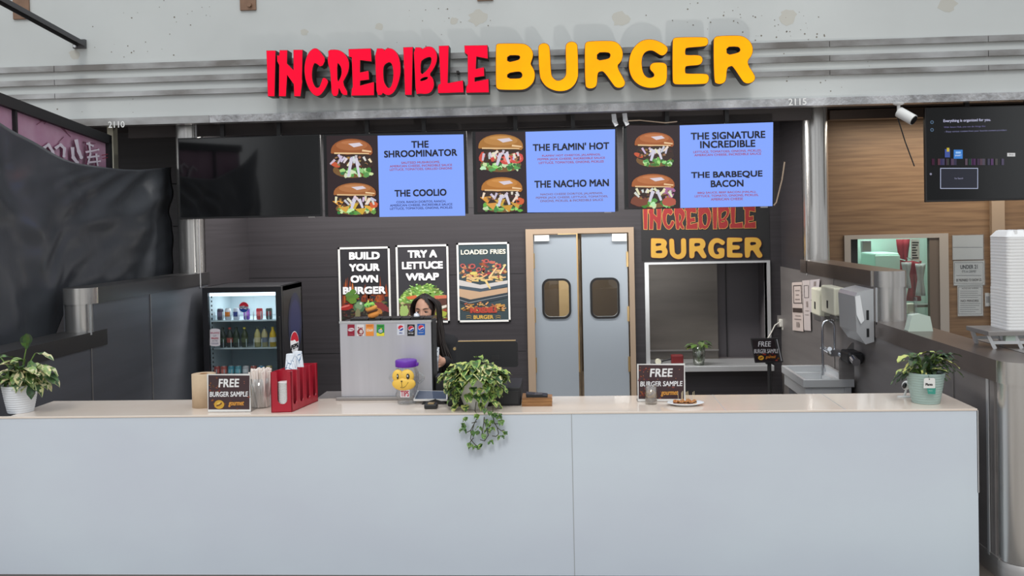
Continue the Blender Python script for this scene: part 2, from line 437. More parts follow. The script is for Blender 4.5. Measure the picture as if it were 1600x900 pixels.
for k, (y0, y1) in enumerate(((110, 119), (131, 139.5), (152, 159.5))):
    z1 = (at(0, y0, Y=YF).z + at(1600, (50.5, 74, 97.5)[k], Y=YF).z) / 2; z0 = (at(0, y1, Y=YF).z + at(1600, (60, 83.3, 106)[k], Y=YF).z) / 2
    st = MB()
    xs = [-9, -5.2, -2.2, .6, 2.6, 4.1, 9]
    for i in range(len(xs) - 1): st.box(xs[i] + .003, xs[i + 1] - .003, YF - .03, YF, z0, z1)
    struct('trim_%d' % (k + 1), st, 'strip_metal', label='%s thin metal strip across the white bulkhead' % ('top', 'middle', 'lowest')[k])
ZB1 = (at(180, 187, Y=YF).z + at(1600, 142, Y=YF).z) / 2
xl = at(329, 190, Y=YF).x
struct('trim_4', MB().box(-9, xl, YF - .035, YF + .1, ZF, ZB1, 1).box(xl + .004, 9, YF - .035, YF + .1, ZF, ZB1, 0), ['hammered', 'strip_metal'], label='wide hammered metal strip along the lower edge of the bulkhead')
for txt, px, lab in (('2110', 182, 'left'), ('2115', 1246, 'right')):
    p = at(px, 194.5 if px < 500 else 159, Y=YF - .035)
    A = Art(lambda x, y, l: Vector((x * .0066, -l, -y * .0066)) + p)
    vs, fs = text_geo(txt, .015)
    mb = MB().add([(p.x + x * .172, p.y - .002, p.z + .0 + y * .066) for x, y in vs], fs, 0, False, (238, 238, 236))
    o = mb.build('unit_number', 'print', None, loc=p)
    tag(o, 'white unit number %s at the %s end of the metal edge strip' % (txt, lab), 'number')
# soffit board and rail above the screens
struct('trim_5', MB().box(-4.6, 2.5, YF + .3, YF + .36, ZF - .1, ZF + .12), 'soffit', label='dark board above the menu screens')

# ------------------------------------------------------------------ the two wings: low partitions, cap rails, steel columns
def wing(name, xi, sgn, y_near, y_mid, y_far, lab, dark, LEDGE=1.29):
    xo = xi + sgn * .27; xa, xb = min(xi, xo), max(xi, xo)
    body = MB().box(xa + .005, xb - .005, y_mid - .05, y_far + .1 if dark else YW, 0, RAIL - .12, 0).box(xa + .005, xb - .005, y_near + .05, y_mid - .05, 0, LEDGE - .1, 0)
    o = struct(name, body, 'wing_dark' if dark else 'wing_grey', label=lab)
    rm = 'rail_dark' if dark else 'rail_brown'
    xc = (xi + xo) / 2; r = .128
    for (y0, y1, z) in ((y_mid, y_far + .13, RAIL), (y_near, y_mid + .13, LEDGE)):
        mb = MB().box(xa - .004, xb + .004, y0, y1, z - .13, z)
        mb.lathe([(.139, z - .13), (.139, z + .001)], (xc, y0, 0), 40, 1, cap0=True); mb.lathe([(.139, z + .001), (0.001, z + .001)], (xc, y0, 0), 40, 0)
        struct('cap_rail', mb, [rm, 'steel'], o)
    for (y0, z0, z1) in ((y_far, RAIL - .02, ZF + .1), (y_mid, LEDGE - .02, RAIL - .125), (y_near, .1, LEDGE - .125)):
        struct('steel_column', MB().lathe([(r, z0), (r, z1)], (xc, y0, 0), 48), 'steel', o)
    struct('column_base', MB().lathe([(.139, 0), (.139, .11), (.131, .115)], (xc, y_near, 0), 40).box(xa - .003, xb + .003, y_near, y_near + .5, 0, .12), 'steel_panel', o)
    struct('partition_panel', MB().box(xi + (sgn * .02 if sgn > 0 else -.1), xi + (.1 if sgn > 0 else -.02), y_far + .1, YW, 0 if dark else RAIL - .12, ZF + .1), 'wall_dark', o)
    e = MB()
    xe = xi - sgn * .004
    for yy, z0, z1 in ((y_far - .12, RAIL - .15, ZF + .1), (y_mid - .125, LEDGE - .02, RAIL - .13), (y_near + .12, .1, LEDGE - .13)):
        e.box(min(xe, xi), max(xe, xi) + .002, yy - .012, yy + .012, z0, z1)
    struct('edge_strip', e, 'steel_bright', o)
    sm = MB()
    for yy in ((7.0, 8.05) if dark else (6.0, 8.6)):
        sm.box(xi - .003, xi + .003, yy - .006, yy + .006, .1, (RAIL if yy > y_mid else LEDGE) - .13)
    struct('panel_seam', sm, 'steel_panel', o)
    return o
wing('wall_left', WL - .008, -1, 5.35, 7.12, 9.30, 'dark low partition wall along the left of the shop', True, 1.345)
wing('wall_right', WR + .008, 1, 5.40, 7.55, 9.64, 'grey steel low partition wall along the right of the shop', False)
# corner strip where the right partition meets the back wall
a = at(1227, 250, Y=YW - .05)
struct('trim_6', MB().box(a.x - .012, a.x + .004, YW - .07, YW, 1.1, 2.9), 'steel_panel', label='thin metal corner strip beside the service window')
struct('trim_7', MB().box(at(1546, 340, Y=YW).x, at(1566, 340, Y=YW).x, YW - .06, YW, 0, ZF), 'tan_trim', label='tan upright trim on the wood wall')
struct('trim_8', MB().box(at(1297, 340, Y=YW - .4).x, 8, YW - .45, YW - .3, 3.24, ZF + .1), 'rail_brown', label='brown soffit above the wood wall')

# ------------------------------------------------------------------ counter
ct = thing('service_counter', 'long white front counter with glossy pale top', 'counter', (-.6, CF, 0))
XL, XR = -3.53, at(1527, 643, Y=CF).x
MB().box(WL + .004, XR, CF, CF + .02, 0, CZ - .012).box(XL, XL + .02, CF + .02, CB - .02, 0, CZ - .012).box(XR - .02, XR, CF + .02, CB - .02, 0, CZ - .012).box(XL, XR, CB - .02, CB, 0, CZ - .012).build('front_panel', 'counter_white', ct)
MB().box(XL, XR, CF - .004, CB, CZ - .012, CZ).box(WL + .004, XL, CF - .004, CF + .02, CZ - .012, CZ).build('counter_top', 'counter_top', ct, bevel=.002)
sx_ = at(894, 700, Y=CF).x
MB().box(sx_ - .002, sx_ + .002, CF - .0015, CF, 0, CZ - .012).build('panel_joint', 'seam', ct)
MB().box(XR - .004, XR + .006, CF + .0, CF + .012, .5, CZ - .01).build('edge_strip', 'steel_bright', ct)
for px in (1126, 1309):
    q = at(px, 632, Z=CZ); MB().box(q.x - .002, q.x + .002, CF, CB, CZ, CZ + .0008).build('top_joint', 'seam', ct)
wt = thing('work_table', 'steel work table behind the white counter, under the soda tower', 'table', (-1.15, 6.05, 0))
MB().box(-1.7, -.75, CB + .01, 6.2, .95, .998).build('table_top', 'steel_panel', wt)
for x in (-1.66, -.79):
    for y in (CB + .04, 6.16): MB().box(x - .02, x + .02, y - .02, y + .02, 0, .95).build('leg', 'steel_panel', wt)

# ------------------------------------------------------------------ channel letters
def cv(ox, oy, sc, pts): return [(ox + x / sc, oy + y / sc) for x, y in pts]
RED = [
 ('I', 410, 65, 9, [[(60,130),(180,130),(165,765),(80,765)]], 0),
 ('N', 410, 65, 9, [[(245,125),(345,125),(340,310),(440,410),(440,120),(560,120),(550,530),(555,560),(530,765),(450,765),(445,600),(345,460),(325,765),(235,765),(240,330),(212,275),(210,195),(240,205)]], 0),
 ('C', 410, 65, 9, [[(830,360),(750,295),(720,305),(695,390),(690,500),(710,590),(745,650),(780,655),(805,640),(830,580),(855,500),(925,550),(900,620),(860,690),(815,745),(770,765),(715,740),(660,670),(615,560),(595,440),(595,340),(615,240),(650,160),(700,110),(740,95),(780,110),(830,170),(885,250)]], 1),
 ('R', 505, 65, 9, [[(70,120),(190,115),(260,140),(320,200),(355,270),(360,350),(345,430),(310,500),(265,580),(355,745),(270,750),(215,620),(205,760),(125,760),(115,600),(100,385),(75,330),(65,240),(80,190)], [(190,290),(225,310),(260,370),(265,440),(245,510),(195,595)]], 1),
 ('E', 505, 65, 9, [[(360,110),(665,100),(675,275),(515,255),(512,440),(632,415),(640,530),(515,545),(512,625),(710,572),(710,750),(400,755),(405,665),(420,640),(405,225),(400,215),(365,210)]], 0),
 ('D', 505, 65, 9, [[(730,100),(850,100),(850,140),(890,100),(930,95),(990,115),(1040,170),(1075,270),(1085,400),(1070,520),(1030,640),(985,715),(930,750),(880,745),(830,710),(825,745),(755,750),(745,500)], [(930,280),(970,310),(990,400),(990,500),(970,610),(930,665),(890,640),(850,570),(840,480),(840,360),(870,310)]], 1),
 ('I', 620, 60, 9, [[(95,130),(220,125),(205,790),(120,790)]], 0),
 ('B', 620, 60, 9, [[(240,130),(345,130),(345,165),(400,125),(450,115),(510,130),(550,190),(565,260),(550,350),(510,430),(450,510),(505,560),(520,640),(510,700),(470,760),(400,780),(320,770),(270,785),(255,420)], [(330,330),(370,290),(430,260),(475,255),(495,290),(480,370),(430,450),(330,530)], [(325,570),(380,540),(430,535),(445,550),(420,585),(325,610)]], 1),
 ('L', 620, 60, 9, [[(595,110),(725,105),(710,635),(925,595),(935,755),(585,765),(580,690),(590,650),(620,640)]], 0),
 ('E', 620, 60, 9, [[(955,105),(1270,100),(1275,280),(1115,250),(1105,435),(1220,410),(1225,525),(1090,545),(1090,615),(1285,575),(1290,755),(980,760),(980,690),(1005,640),(1000,230),(960,200)]], 0)]
YEL = [
 ('B', 765, 55, 9.473, [[(95,160),(110,135),(140,125),(470,125),(540,140),(600,185),(640,250),(640,320),(610,400),(605,435),(650,500),(672,580),(655,680),(600,750),(530,795),(450,808),(150,805),(110,785),(95,750)], [(258,295),(420,292),(455,310),(450,350),(420,372),(258,408)], [(258,560),(420,532),(470,545),(490,590),(475,630),(430,645),(258,645)]]),
 ('U', 765, 55, 9.473, [[(722,190),(735,150),(770,125),(820,120),(865,140),(890,190),(905,570),(930,630),(980,670),(1020,678),(1075,660),(1120,620),(1140,560),(1125,170),(1145,125),(1185,100),(1240,98),(1285,125),(1300,165),(1310,570),(1300,640),(1260,730),(1180,800),(1080,828),(970,822),(850,770),(780,690),(740,600)]]),
 ('R', 900, 50, 9, [[(125,190),(140,150),(180,132),(480,125),(560,140),(620,190),(655,270),(655,350),(630,420),(565,480),(680,680),(690,720),(670,765),(610,785),(560,775),(530,745),(395,550),(340,550),(300,575),(295,720),(275,770),(215,795),(160,785),(130,750)], [(293,285),(450,280),(490,310),(480,360),(450,380),(293,410)]]),
 ('G', 900, 50, 9, [[(1290,235),(1280,280),(1245,320),(1200,330),(1150,300),(1090,260),(1030,255),(970,280),(930,340),(918,430),(930,540),(960,610),(1010,650),(1070,645),(1105,620),(1100,580),(1045,530),(1042,480),(1065,445),(1120,430),(1230,432),(1270,460),(1278,500),(1275,710),(1200,755),(1100,785),(980,780),(870,735),(790,650),(750,540),(745,420),(770,300),(830,200),(910,130),(1000,105),(1100,110),(1200,150),(1270,200)]]),
 ('E', 1040, 45, 9, [[(100,170),(115,135),(160,122),(550,118),(590,140),(600,185),(585,225),(545,245),(300,262),(275,280),(272,355),(290,375),(460,370),(510,395),(522,440),(500,490),(455,510),(295,518),(272,540),(272,615),(290,635),(560,632),(600,655),(610,700),(590,755),(550,775),(150,782),(115,765),(100,730)]]),
 ('R', 1040, 45, 9, [[(675,160),(695,120),(740,103),(1020,95),(1110,115),(1190,180),(1228,270),(1215,370),(1130,470),(1250,650),(1258,700),(1230,745),(1160,770),(1110,755),(1080,725),(950,525),(920,520),(860,545),(850,700),(830,750),(780,775),(720,770),(685,740)], [(852,250),(1010,245),(1050,270),(1055,310),(1020,340),(860,375)]])]
YL = YF - .24                                     # plane of the letter faces
LETTERS = []                                      # (loops in photo pixels, is_red)
ordn = ['first', 'second', 'third', 'fourth', 'fifth', 'sixth', 'seventh', 'eighth', 'ninth', 'last']
for i, (ch, ox, oy, sc, lps, sm) in enumerate(RED): LETTERS.append((ch, [chaikin(cv(ox, oy, sc, l), sm) if sm else cv(ox, oy, sc, l) for l in lps], True, ordn[i]))
for i, (ch, ox, oy, sc, lps) in enumerate(YEL): LETTERS.append((ch, [chaikin(cv(ox, oy, sc, lps[0]), 2)] + [chaikin(cv(ox, oy, sc, l), 1) for l in lps[1:]], False, ordn[i] if i < 5 else 'last'))
for ch, lps, red, o_ in LETTERS:
    xs = [p[0] for p in lps[0]]; ys = [p[1] for p in lps[0]]
    c = at((min(xs) + max(xs)) / 2, max(ys), Y=YL)
    t = thing('channel_letter', '%s letter %s, %s of its word, lit sign on the bulkhead' % ('red' if red else 'yellow', ch, o_), 'letter', (c.x, YF, c.z), 'red letters of the sign' if red else 'yellow letters of the sign')
    fr = lambda x, y: at(x, y, Y=YL)
    def pl(y0): return lambda x, y: Vector((at(x, y, Y=YL).x, y0, at(x, y, Y=YL).z))
    d = .7
    body = [offset(lps[0], d)] + [offset(l, -d) for l in lps[1:]]
    MB().prism(body, pl(YL + .004), pl(YL + .15), 1, 0).build('return_case', ['letter_return', 'letter_trim_red' if red else 'letter_trim_dark'], t)
    MB().prism(lps, pl(YL), pl(YL + .004), 0).build('letter_face', 'red_face' if red else 'yellow_face', t)
    mb = MB()
    for fx in (.7,):
        q = at(min(xs) + (max(xs) - min(xs)) * (fx if ch not in 'I' else .5), (min(ys) + max(ys)) / 2, Y=YL)
        if ch not in 'DCGUI' : mb.box(q.x - .012, q.x + .012, YL + .149, YF, q.z - .012, q.z + .012)
    mb.build('mount', 'letter_return', t) if mb.v else None
    mb = MB(); q0 = at(min(xs) + 4, (min(ys) + max(ys)) / 2, Y=YL)
    mb.box(q0.x - .012, q0.x + .012, YL + .149, YF, q0.z - .012, q0.z + .012)
    mb.build('mount', 'letter_return', t)

# ------------------------------------------------------------------ menu screens
def screen_px(name, label, x0, y0, x1, y1, Y, group, on=True, thick=.06):
    """level screen box from its average pixel edges"""
    a, b, c_, d = at(x0, y0, Y=Y), at(x1, y0, Y=Y), at(x0, y1, Y=Y), at(x1, y1, Y=Y)
    return a, d
YT = YF + .12
def television(label, x0, x1, zt=3.13, zb=2.27, Y=YT, group='menu screens in a row'):
    cx = (x0 + x1) / 2
    t = thing('television', label, 'television', (cx, Y + .05, zb), group)
    MB().box(x0, x1, Y, Y + .05, zb, zt).box(x0 + .2, x1 - .2, Y + .05, Y + .09, zb + .1, zt - .2).build('bezel', 'black', t, bevel=.004)
    MB().box(x0 + .012, x1 - .012, Y - .002, Y + .002, zb + .02, zt - .012).build('screen', 'black_gloss', t)
    for q in (.3, .7): MB().box(x0 + (x1 - x0) * q - .02, x0 + (x1 - x0) * q + .02, Y + .06, Y + .1, zt - .3, ZF + .12).build('mounting_arm', 'black', t)
    MB().box(x1 - .14, x1 - .07, Y + .0, Y + .02, zb - .012, zb).build('sensor', 'steel_panel', t)
    return t
def px_x(px, Y=YT, py=270): return at(px, py, Y=Y).x
def burger(A, x0, y0, x1, y1, kind):
    W, H = x1 - x0, y1 - y0; cx = (x0 + x1) / 2
    def X(u): return x0 + u * W
    def Yy(v): return y0 + v * H
    bun = [(150, 84, 40), (158, 96, 48), (166, 112, 48), (176, 112, 40), (158, 86, 38), (164, 92, 44)][kind]
    A.ell(X(.5), Yy(.8), W * .44, H * .2, (118, 84, 44))                                   # heel of the bun
    A.ell(X(.52), Yy(.6), W * .46, H * .28, (52, 34, 26), jag=.08)                          # fillings in the dark
    A.up()
    for i in range(34):                                                                     # lettuce ruffle
        u = random.uniform(.28, .95) if kind in (0, 4, 5) else random.uniform(.1, .92)
        A.ell(X(u), Yy(random.uniform(.78, .95)), W * random.uniform(.03, .07), H * random.uniform(.03, .07), jit(random.choice([(150, 206, 120), (96, 160, 76), (196, 226, 170), (64, 116, 54)]), 14), jag=.3, n=9)
    if kind in (0, 4):
        A.ell(X(.12), Yy(.66), W * .12, H * .06, (196, 84, 50), rot=.4)
    if kind == 2:
        for u, v, q in ((.82, .63, .17), (.62, .66, .14)): A.ell(X(u), Yy(v), W * q, H * .14, (206, 74, 66), jag=.06); A.ell(X(u + .02), Yy(v), W * q * .6, H * .08, (232, 130, 116), jag=.1)
        for u in (.1, .35, .48): A.ell(X(u), Yy(.6), W * .06, H * .13, (204, 70, 52), rot=.3, jag=.15)
    if kind == 3 or kind == 1:
        for u, v in ((.12, .62), (.25, .8), (.62, .86), (.82, .76), (.45, .7)): A.poly([(X(u - .13), Yy(v - .05)), (X(u + .14), Yy(v - .08)), (X(u + .05), Yy(v + .13))], jit((214, 160, 60), 12))
        A.ell(X(.92), Yy(.68), W * .1, H * .1, (206, 92, 50), jag=.1)
    if kind == 5:
        A.ell(X(.86), Yy(.56), W * .13, H * .2, (164, 104, 146), jag=.2); A.ell(X(.86), Yy(.82), W * .16, H * .13, (176, 84, 66), jag=.06); A.ell(X(.2), Yy(.8), W * .2, H * .15, (120, 64, 44), jag=.1)
    for i in range(26):                                                                     # patty crumbs
        A.ell(X(random.uniform(.1, .95)), Yy(random.uniform(.48, .72)), W * .035, H * .03, jit(random.choice([(70, 42, 30), (104, 66, 40), (150, 110, 70), (40, 26, 22)]), 10), jag=.3, n=8, lift=i % 6 == 0)
    for i in range(13):                                                                     # pale onion and sauce strips
        u, v = random.uniform(.08, .9), random.uniform(.4, .55); l = random.uniform(.08, .2)
        A.stroke(X(u), Yy(v), X(u + random.uniform(-.14, .14)), Yy(v + l), W * .055, jit(random.choice([(214, 208, 214), (196, 190, 204), (228, 220, 190)]), 10))
    A.stroke(X(.5), Yy(.5), X(.42), Yy(.97 if kind == 0 else .82), W * .08, (208, 204, 220)); A.stroke(X(.6), Yy(.5), X(.68), Yy(.98 if kind == 0 else .78), W * .07, (212, 208, 222))
    dome = [(X(.04), Yy(.38))] + [(X(.5 + .48 * math.cos(PI - a * PI / 14)), Yy(.36 - .36 * math.sin(a * PI / 14) ** .8)) for a in range(15)] + [(X(.94), Yy(.42)), (X(.7), Yy(.37)), (X(.4), Yy(.41)), (X(.15), Yy(.37))]
    A.poly(dome, bun)
    A.ell(X(.5), Yy(.17), W * .36, H * .13, tuple(min(255, v + 18) for v in bun)); A.ell(X(.5), Yy(.1), W * .24, H * .05, tuple(min(255, v + 30) for v in bun))
    A.poly([(X(.42), Yy(.13)), (X(.68), Yy(.1)), (X(.76), Yy(.17)), (X(.55), Yy(.22))], (214, 204, 214))
    A.stroke(X(.74), Yy(.3), X(.95), Yy(.33), H * .05, (232, 196, 150))
    A.stroke(X(.1), Yy(.37), X(.9), Yy(.38), H * .04, (226, 190, 140))
BLUE = (132, 166, 255); INK = (22, 22, 34); RDT = (158, 70, 96)
tvs = [(275, 501), (506, 730), (739, 965), (975, 1210)]
zz = [tuple(EYE + (v - EYE) * YT / 9.28 for v in q) for q in ((3.13, 2.27), (3.125, 2.265), (3.115, 2.255), (3.13, 2.272))]
labs = ['dark switched-off television at the left end of the menu row', 'menu screen reading THE SHROOMINATOR and THE COOLIO', "menu screen reading THE FLAMIN' HOT and THE NACHO MAN", 'menu screen reading THE SIGNATURE INCREDIBLE and THE BARBEQUE BACON']
TV = [television(labs[i], px_x(tvs[i][0] + (4 if i == 0 else 0)), px_x(tvs[i][1]), *zz[i]) for i in range(4)]
Ps = planeY(YT - .003)
quads = [None, [(590, 212), (724, 210), (727, 337), (593, 339)], [(821, 206), (961, 202), (961, 331), (824, 332)], [(1062, 196), (1208, 191), (1207, 322), (1063, 325)]]
lines = [None,
 [('THE', 657, 226, 27, 11, INK), ('SHROOMINATOR', 658, 240, 114, 11, INK), ('SAUTEED MUSHROOMS,', 658, 254.3, 60, 4, RDT), ('AMERICAN CHEESE, INCREDIBLE SAUCE', 658.5, 259.4, 97, 4, RDT), ('LETTUCE, TOMATOES, GRILLED ONIONS', 658.5, 264.6, 97, 4, RDT),
  ('THE COOLIO', 658, 301.5, 81, 11, INK), ('COOL RANCH DORITOS, RANCH,', 659, 315.5, 77, 4, (48, 52, 110)), ('AMERICAN CHEESE, INCREDIBLE SAUCE', 659, 320.5, 97, 4, (48, 52, 110)), ('LETTUCE, TOMATOES, ONIONS, PICKLES', 659, 325.5, 97, 4, (48, 52, 110))],
 [("THE FLAMIN' HOT", 892, 229.5, 119, 11.5, INK), ('FLAMIN\' HOT CHEETOS, JALAPENOS,', 892.5, 243.2, 91, 4, RDT), ('PEPPER JACK CHEESE, INCREDIBLE SAUCE', 892.5, 248.6, 105, 4, RDT), ('LETTUCE, TOMATOES, ONIONS, PICKLES', 892.5, 254, 101, 4, RDT),
  ('THE NACHO MAN', 893, 287, 116, 11.5, INK), ('NACHO CHEESE DORITOS, JALAPENOS,', 893, 303.3, 97, 4, (130, 96, 120)), ('PEPPER JACK CHEESE, LETTUCE, TOMATOES,', 893.5, 308.5, 112, 4, (130, 96, 120)), ('ONIONS, PICKLES, & INCREDIBLE SAUCE', 893, 313.6, 98, 4, (130, 96, 120))],
 [('THE SIGNATURE', 1136.5, 212, 116, 11.5, INK), ('INCREDIBLE', 1136, 225.5, 86, 11.5, INK), ('LETTUCE, TOMATOES, ONIONS, PICKLES,', 1135.5, 237, 106, 4, RDT), ('AMERICAN CHEESE, INCREDIBLE SAUCE', 1136, 242, 104, 4, RDT),
  ('THE BARBEQUE', 1134.5, 273.5, 111, 11.5, INK), ('BACON', 1135, 287, 51, 11, INK), ('BBQ SAUCE, BEEF BACON (HALAL),', 1134.5, 301, 91, 4, RDT), ('LETTUCE, TOMATO, ONIONS, PICKLES,', 1134, 306, 99, 4, RDT), ('AMERICAN CHEESE', 1134.5, 311.2, 50, 4, RDT)]]
bbs = [None, [(516, 217, 584, 278, 0), (521, 286, 590, 336, 1)], [(746, 210, 819, 269, 2), (751, 277, 818, 332, 3)], [(990, 207, 1054, 261, 4), (985, 272, 1055, 325, 5)]]
for i in (1, 2, 3):
    A = Art(Ps)
    q = quads[i]; xa = tvs[i][0] + 4
    A.poly([(xa, q[0][1]), q[0], q[3], (xa + 3, q[3][1])], (40, 24, 28))
    A.poly(q, BLUE)
    for b_ in bbs[i]: burger(A, *b_)
    for (s_, x, y, w_, h_, c_) in lines[i]: A.text(s_, x, y, w_, h_, c_, .035 if h_ > 8 else .02)
    A.build('menu_picture', 'screen', TV[i], label='lit menu picture')
# the screen beyond the right partition
YR = 9.07
x0 = at(1446, 240, Y=YR).x; z1 = (at(1446, 168, Y=YR).z); z0 = at(1443, 316, Y=YR).z
tr = television('dark smart television on the right with a settings page', x0, x0 + 1.44, z1, z0, YR, None)
for m_ in tr.children: pass
A = Art(planeY(YR - .003))
A.text('Everything is organized for you.', 1511, 188.5, 74, 5.5, (190, 190, 220), .012)
A.text('With Smart Hub, you can do things like', 1507, 198.3, 65, 3.2, (110, 104, 150)); A.text('- Enjoy various content from your favorite content providers', 1524, 204.8, 97, 3.2, (130, 130, 170))
A.rect(1469, 262.5, 1528, 295, (176, 184, 212)); A.rect(1470, 263.5, 1527, 294, (30, 32, 44)); A.text('For Search', 1498, 278.7, 13, 2.6, (150, 150, 180))
A.rect(1490, 234, 1504, 248, (52, 120, 196)); A.text('SMART', 1497, 243, 10, 2.5, (210, 225, 245)); A.rect(1493, 237, 1501, 240, (150, 190, 235))
A.rect(1573.5, 239, 1586, 244.5, (196, 196, 196)); A.text('Skip', 1579.7, 241.8, 7, 3, (40, 40, 40))
for yy in (191, 203): A.ell(1456, yy, 2.6, 2.6, (90, 120, 150)); A.ell(1456, yy, 1.8, 1.8, (20, 24, 30))
A.rect(1476, 233, 1484, 246, (60, 80, 150)); A.rect(1479, 231, 1483, 237, (190, 170, 50)); A.ell(1454, 272, 1.8, 1.8, (130, 130, 150))
for i in range(24):
    x = random.uniform(1447, 1566); A.rect(x, 248, x + 4, 258, jit((64, 44, 68), 20), lift=i % 8 == 0)
A.build('menu_picture', 'screen', tr, label='dim settings page')

# cable hanging at the right end of the menu row, tape on the soffit
mb = MB().tube([at(1226, 253, Y=YT), at(1222, 280, Y=YT), at(1213, 316, Y=YT), at(1209, 321, Y=YT)], .007, 6)
tag(mb.build('cable', 'tan_trim', None, loc=at(1213, 316, Y=YT)), 'pale cable hanging beside the last menu screen', 'cable')
for i, (px, py, lb) in enumerate(((959, 189, 'left scrap of silver tape under the bulkhead edge'), (976, 188, 'right scrap of silver tape under the bulkhead edge'))):
    p = at(px, py, Y=YF + .02)
    mb = MB(); vs = [(p.x - .022, p.y, p.z + .07), (p.x + .022, p.y - .01, p.z + .07), (p.x + .03, p.y - .012, p.z), (p.x - .015, p.y, p.z - .005), (p.x + .01, p.y - .02, p.z - .06), (p.x + .045, p.y - .01, p.z - .04)]
    mb.add(vs + [(x, y + .002, z) for x, y, z in vs], [(0, 3, 2, 1), (3, 4, 5, 2), (6, 7, 8, 9), (9, 8, 11, 10)])
    tag(mb.build('tape_scrap', 'hammered', None, loc=p), lb, 'tape', 'tape scraps')
mb = MB().tube([at(979, 189, Y=YF + .03), at(1000, 188, Y=YF + .03), at(1040, 192, Y=YF + .03), at(1058, 190, Y=YF + .03)], .006, 6)
tag(mb.build('cable', 'tan_trim', None, loc=at(1000, 188, Y=YF + .03)), 'loose cable slung under the bulkhead between tape and screen', 'cable')

# ------------------------------------------------------------------ posters on the back wall
def poster(label, x0, y0, x1, y1, base, fn):
    Y = YW - .008
    a, d = at(x0, y0, Y=Y), at(x1, y1, Y=Y)
    xa, xb = at(x0, (y0 + y1) / 2, Y=Y).x, at(x1, (y0 + y1) / 2, Y=Y).x
    za, zb = at((x0 + x1) / 2, y0, Y=Y).z, at((x0 + x1) / 2, y1, Y=Y).z
    t = thing('poster', label, 'poster', ((xa + xb) / 2, YW, zb), 'food posters on the back wall')
    f = MB(); e = .022
    f.box(xa, xb, YW - .014, YW, zb, zb + e).box(xa, xb, YW - .014, YW, za - e, za).box(xa, xa + e, YW - .014, YW, zb, za).box(xb - e, xb, YW - .014, YW, zb, za)
    f.build('frame', 'plastic_white', t)
    MB().box(xa + e, xb - e, YW - .006, YW, zb + e, za - e, 0, None, base).build('sheet', 'print', t)
    A = Art(planeY(YW - .0065), .0001)
    fn(A); A.build('print', 'print', t)
WHT = (242, 242, 246)
def p1(A):
    x0, x1, y0, y1 = 532.5, 608, 390, 502
    for i in range(26):
        x = random.uniform(x0 + 2, x1 - 4); h = random.uniform(8, 38) * (1.2 if x < 552 or x > 592 else .6); b = random.uniform(462, 482)
        A.poly([(x - 2.5, b), (x - 1.5, b - h * .6), (x + random.uniform(-1, 2), b - h), (x + 1.2, b - h * .5), (x + 3, b)], random.choice([(150, 70, 38), (176, 92, 46), (120, 54, 36), (196, 118, 66)]), i % 5 == 0)
    A.rect(x0, 478, x1, y1, (48, 40, 38))
    for i in range(60): A.ell(random.uniform(x0 + 3, x1 - 3), random.uniform(472, 484), random.uniform(1, 4), random.uniform(1, 2.5), jit(random.choice([(60, 84, 44), (88, 108, 56), (44, 56, 38), (150, 80, 50)]), 12), jag=.3, n=8, lift=i % 10 == 0)
    for i in range(60): A.ell(random.uniform(x0 + 3, x1 - 3), random.uniform(484, 500), random.uniform(1, 4), random.uniform(1, 2), jit(random.choice([(70, 60, 52), (58, 44, 40), (92, 84, 70), (90, 50, 44)]), 12), jag=.3, n=8, lift=i % 10 == 0)
    A.ell(542, 480, 10, 4.5, (160, 44, 40), rot=-.25); A.ell(540, 478.5, 7, 1.2, (214, 120, 110), rot=-.25)
    A.poly([(572, 481), (582, 473), (596, 472), (606, 480), (608, 488), (596, 484), (584, 480)], (128, 52, 56))
    A.ell(561, 479, 9, 9, (78, 112, 78), jag=.1); A.ell(561, 478, 6, 6, (120, 150, 112), jag=.15); A.ell(564, 474, 2, 2, (200, 210, 200))
    A.ell(559, 491, 4, 9, (126, 124, 92), jag=.1); A.ell(592, 486, 6, 4, (182, 120, 62), rot=.6)
    for s_, y, w_ in (('BUILD', 399.6, 48), ('YOUR', 417.8, 48), ('OWN', 435.8, 43), ('BURGER', 453.6, 67)):
        A.text(s_, 569.6, y + .5, w_ + 1.4, 12.6, (20, 20, 22), .06); A.text(s_, 569.4, y, w_, 11.8, WHT, .055)
    for x, y, r in ((546, 461, 6), (552, 456, 5), (548, 467, 7), (556, 463, 5), (551, 470, 6)): A.ell(x, y, r, r * .8, jit((92, 128, 62), 10), jag=.15)
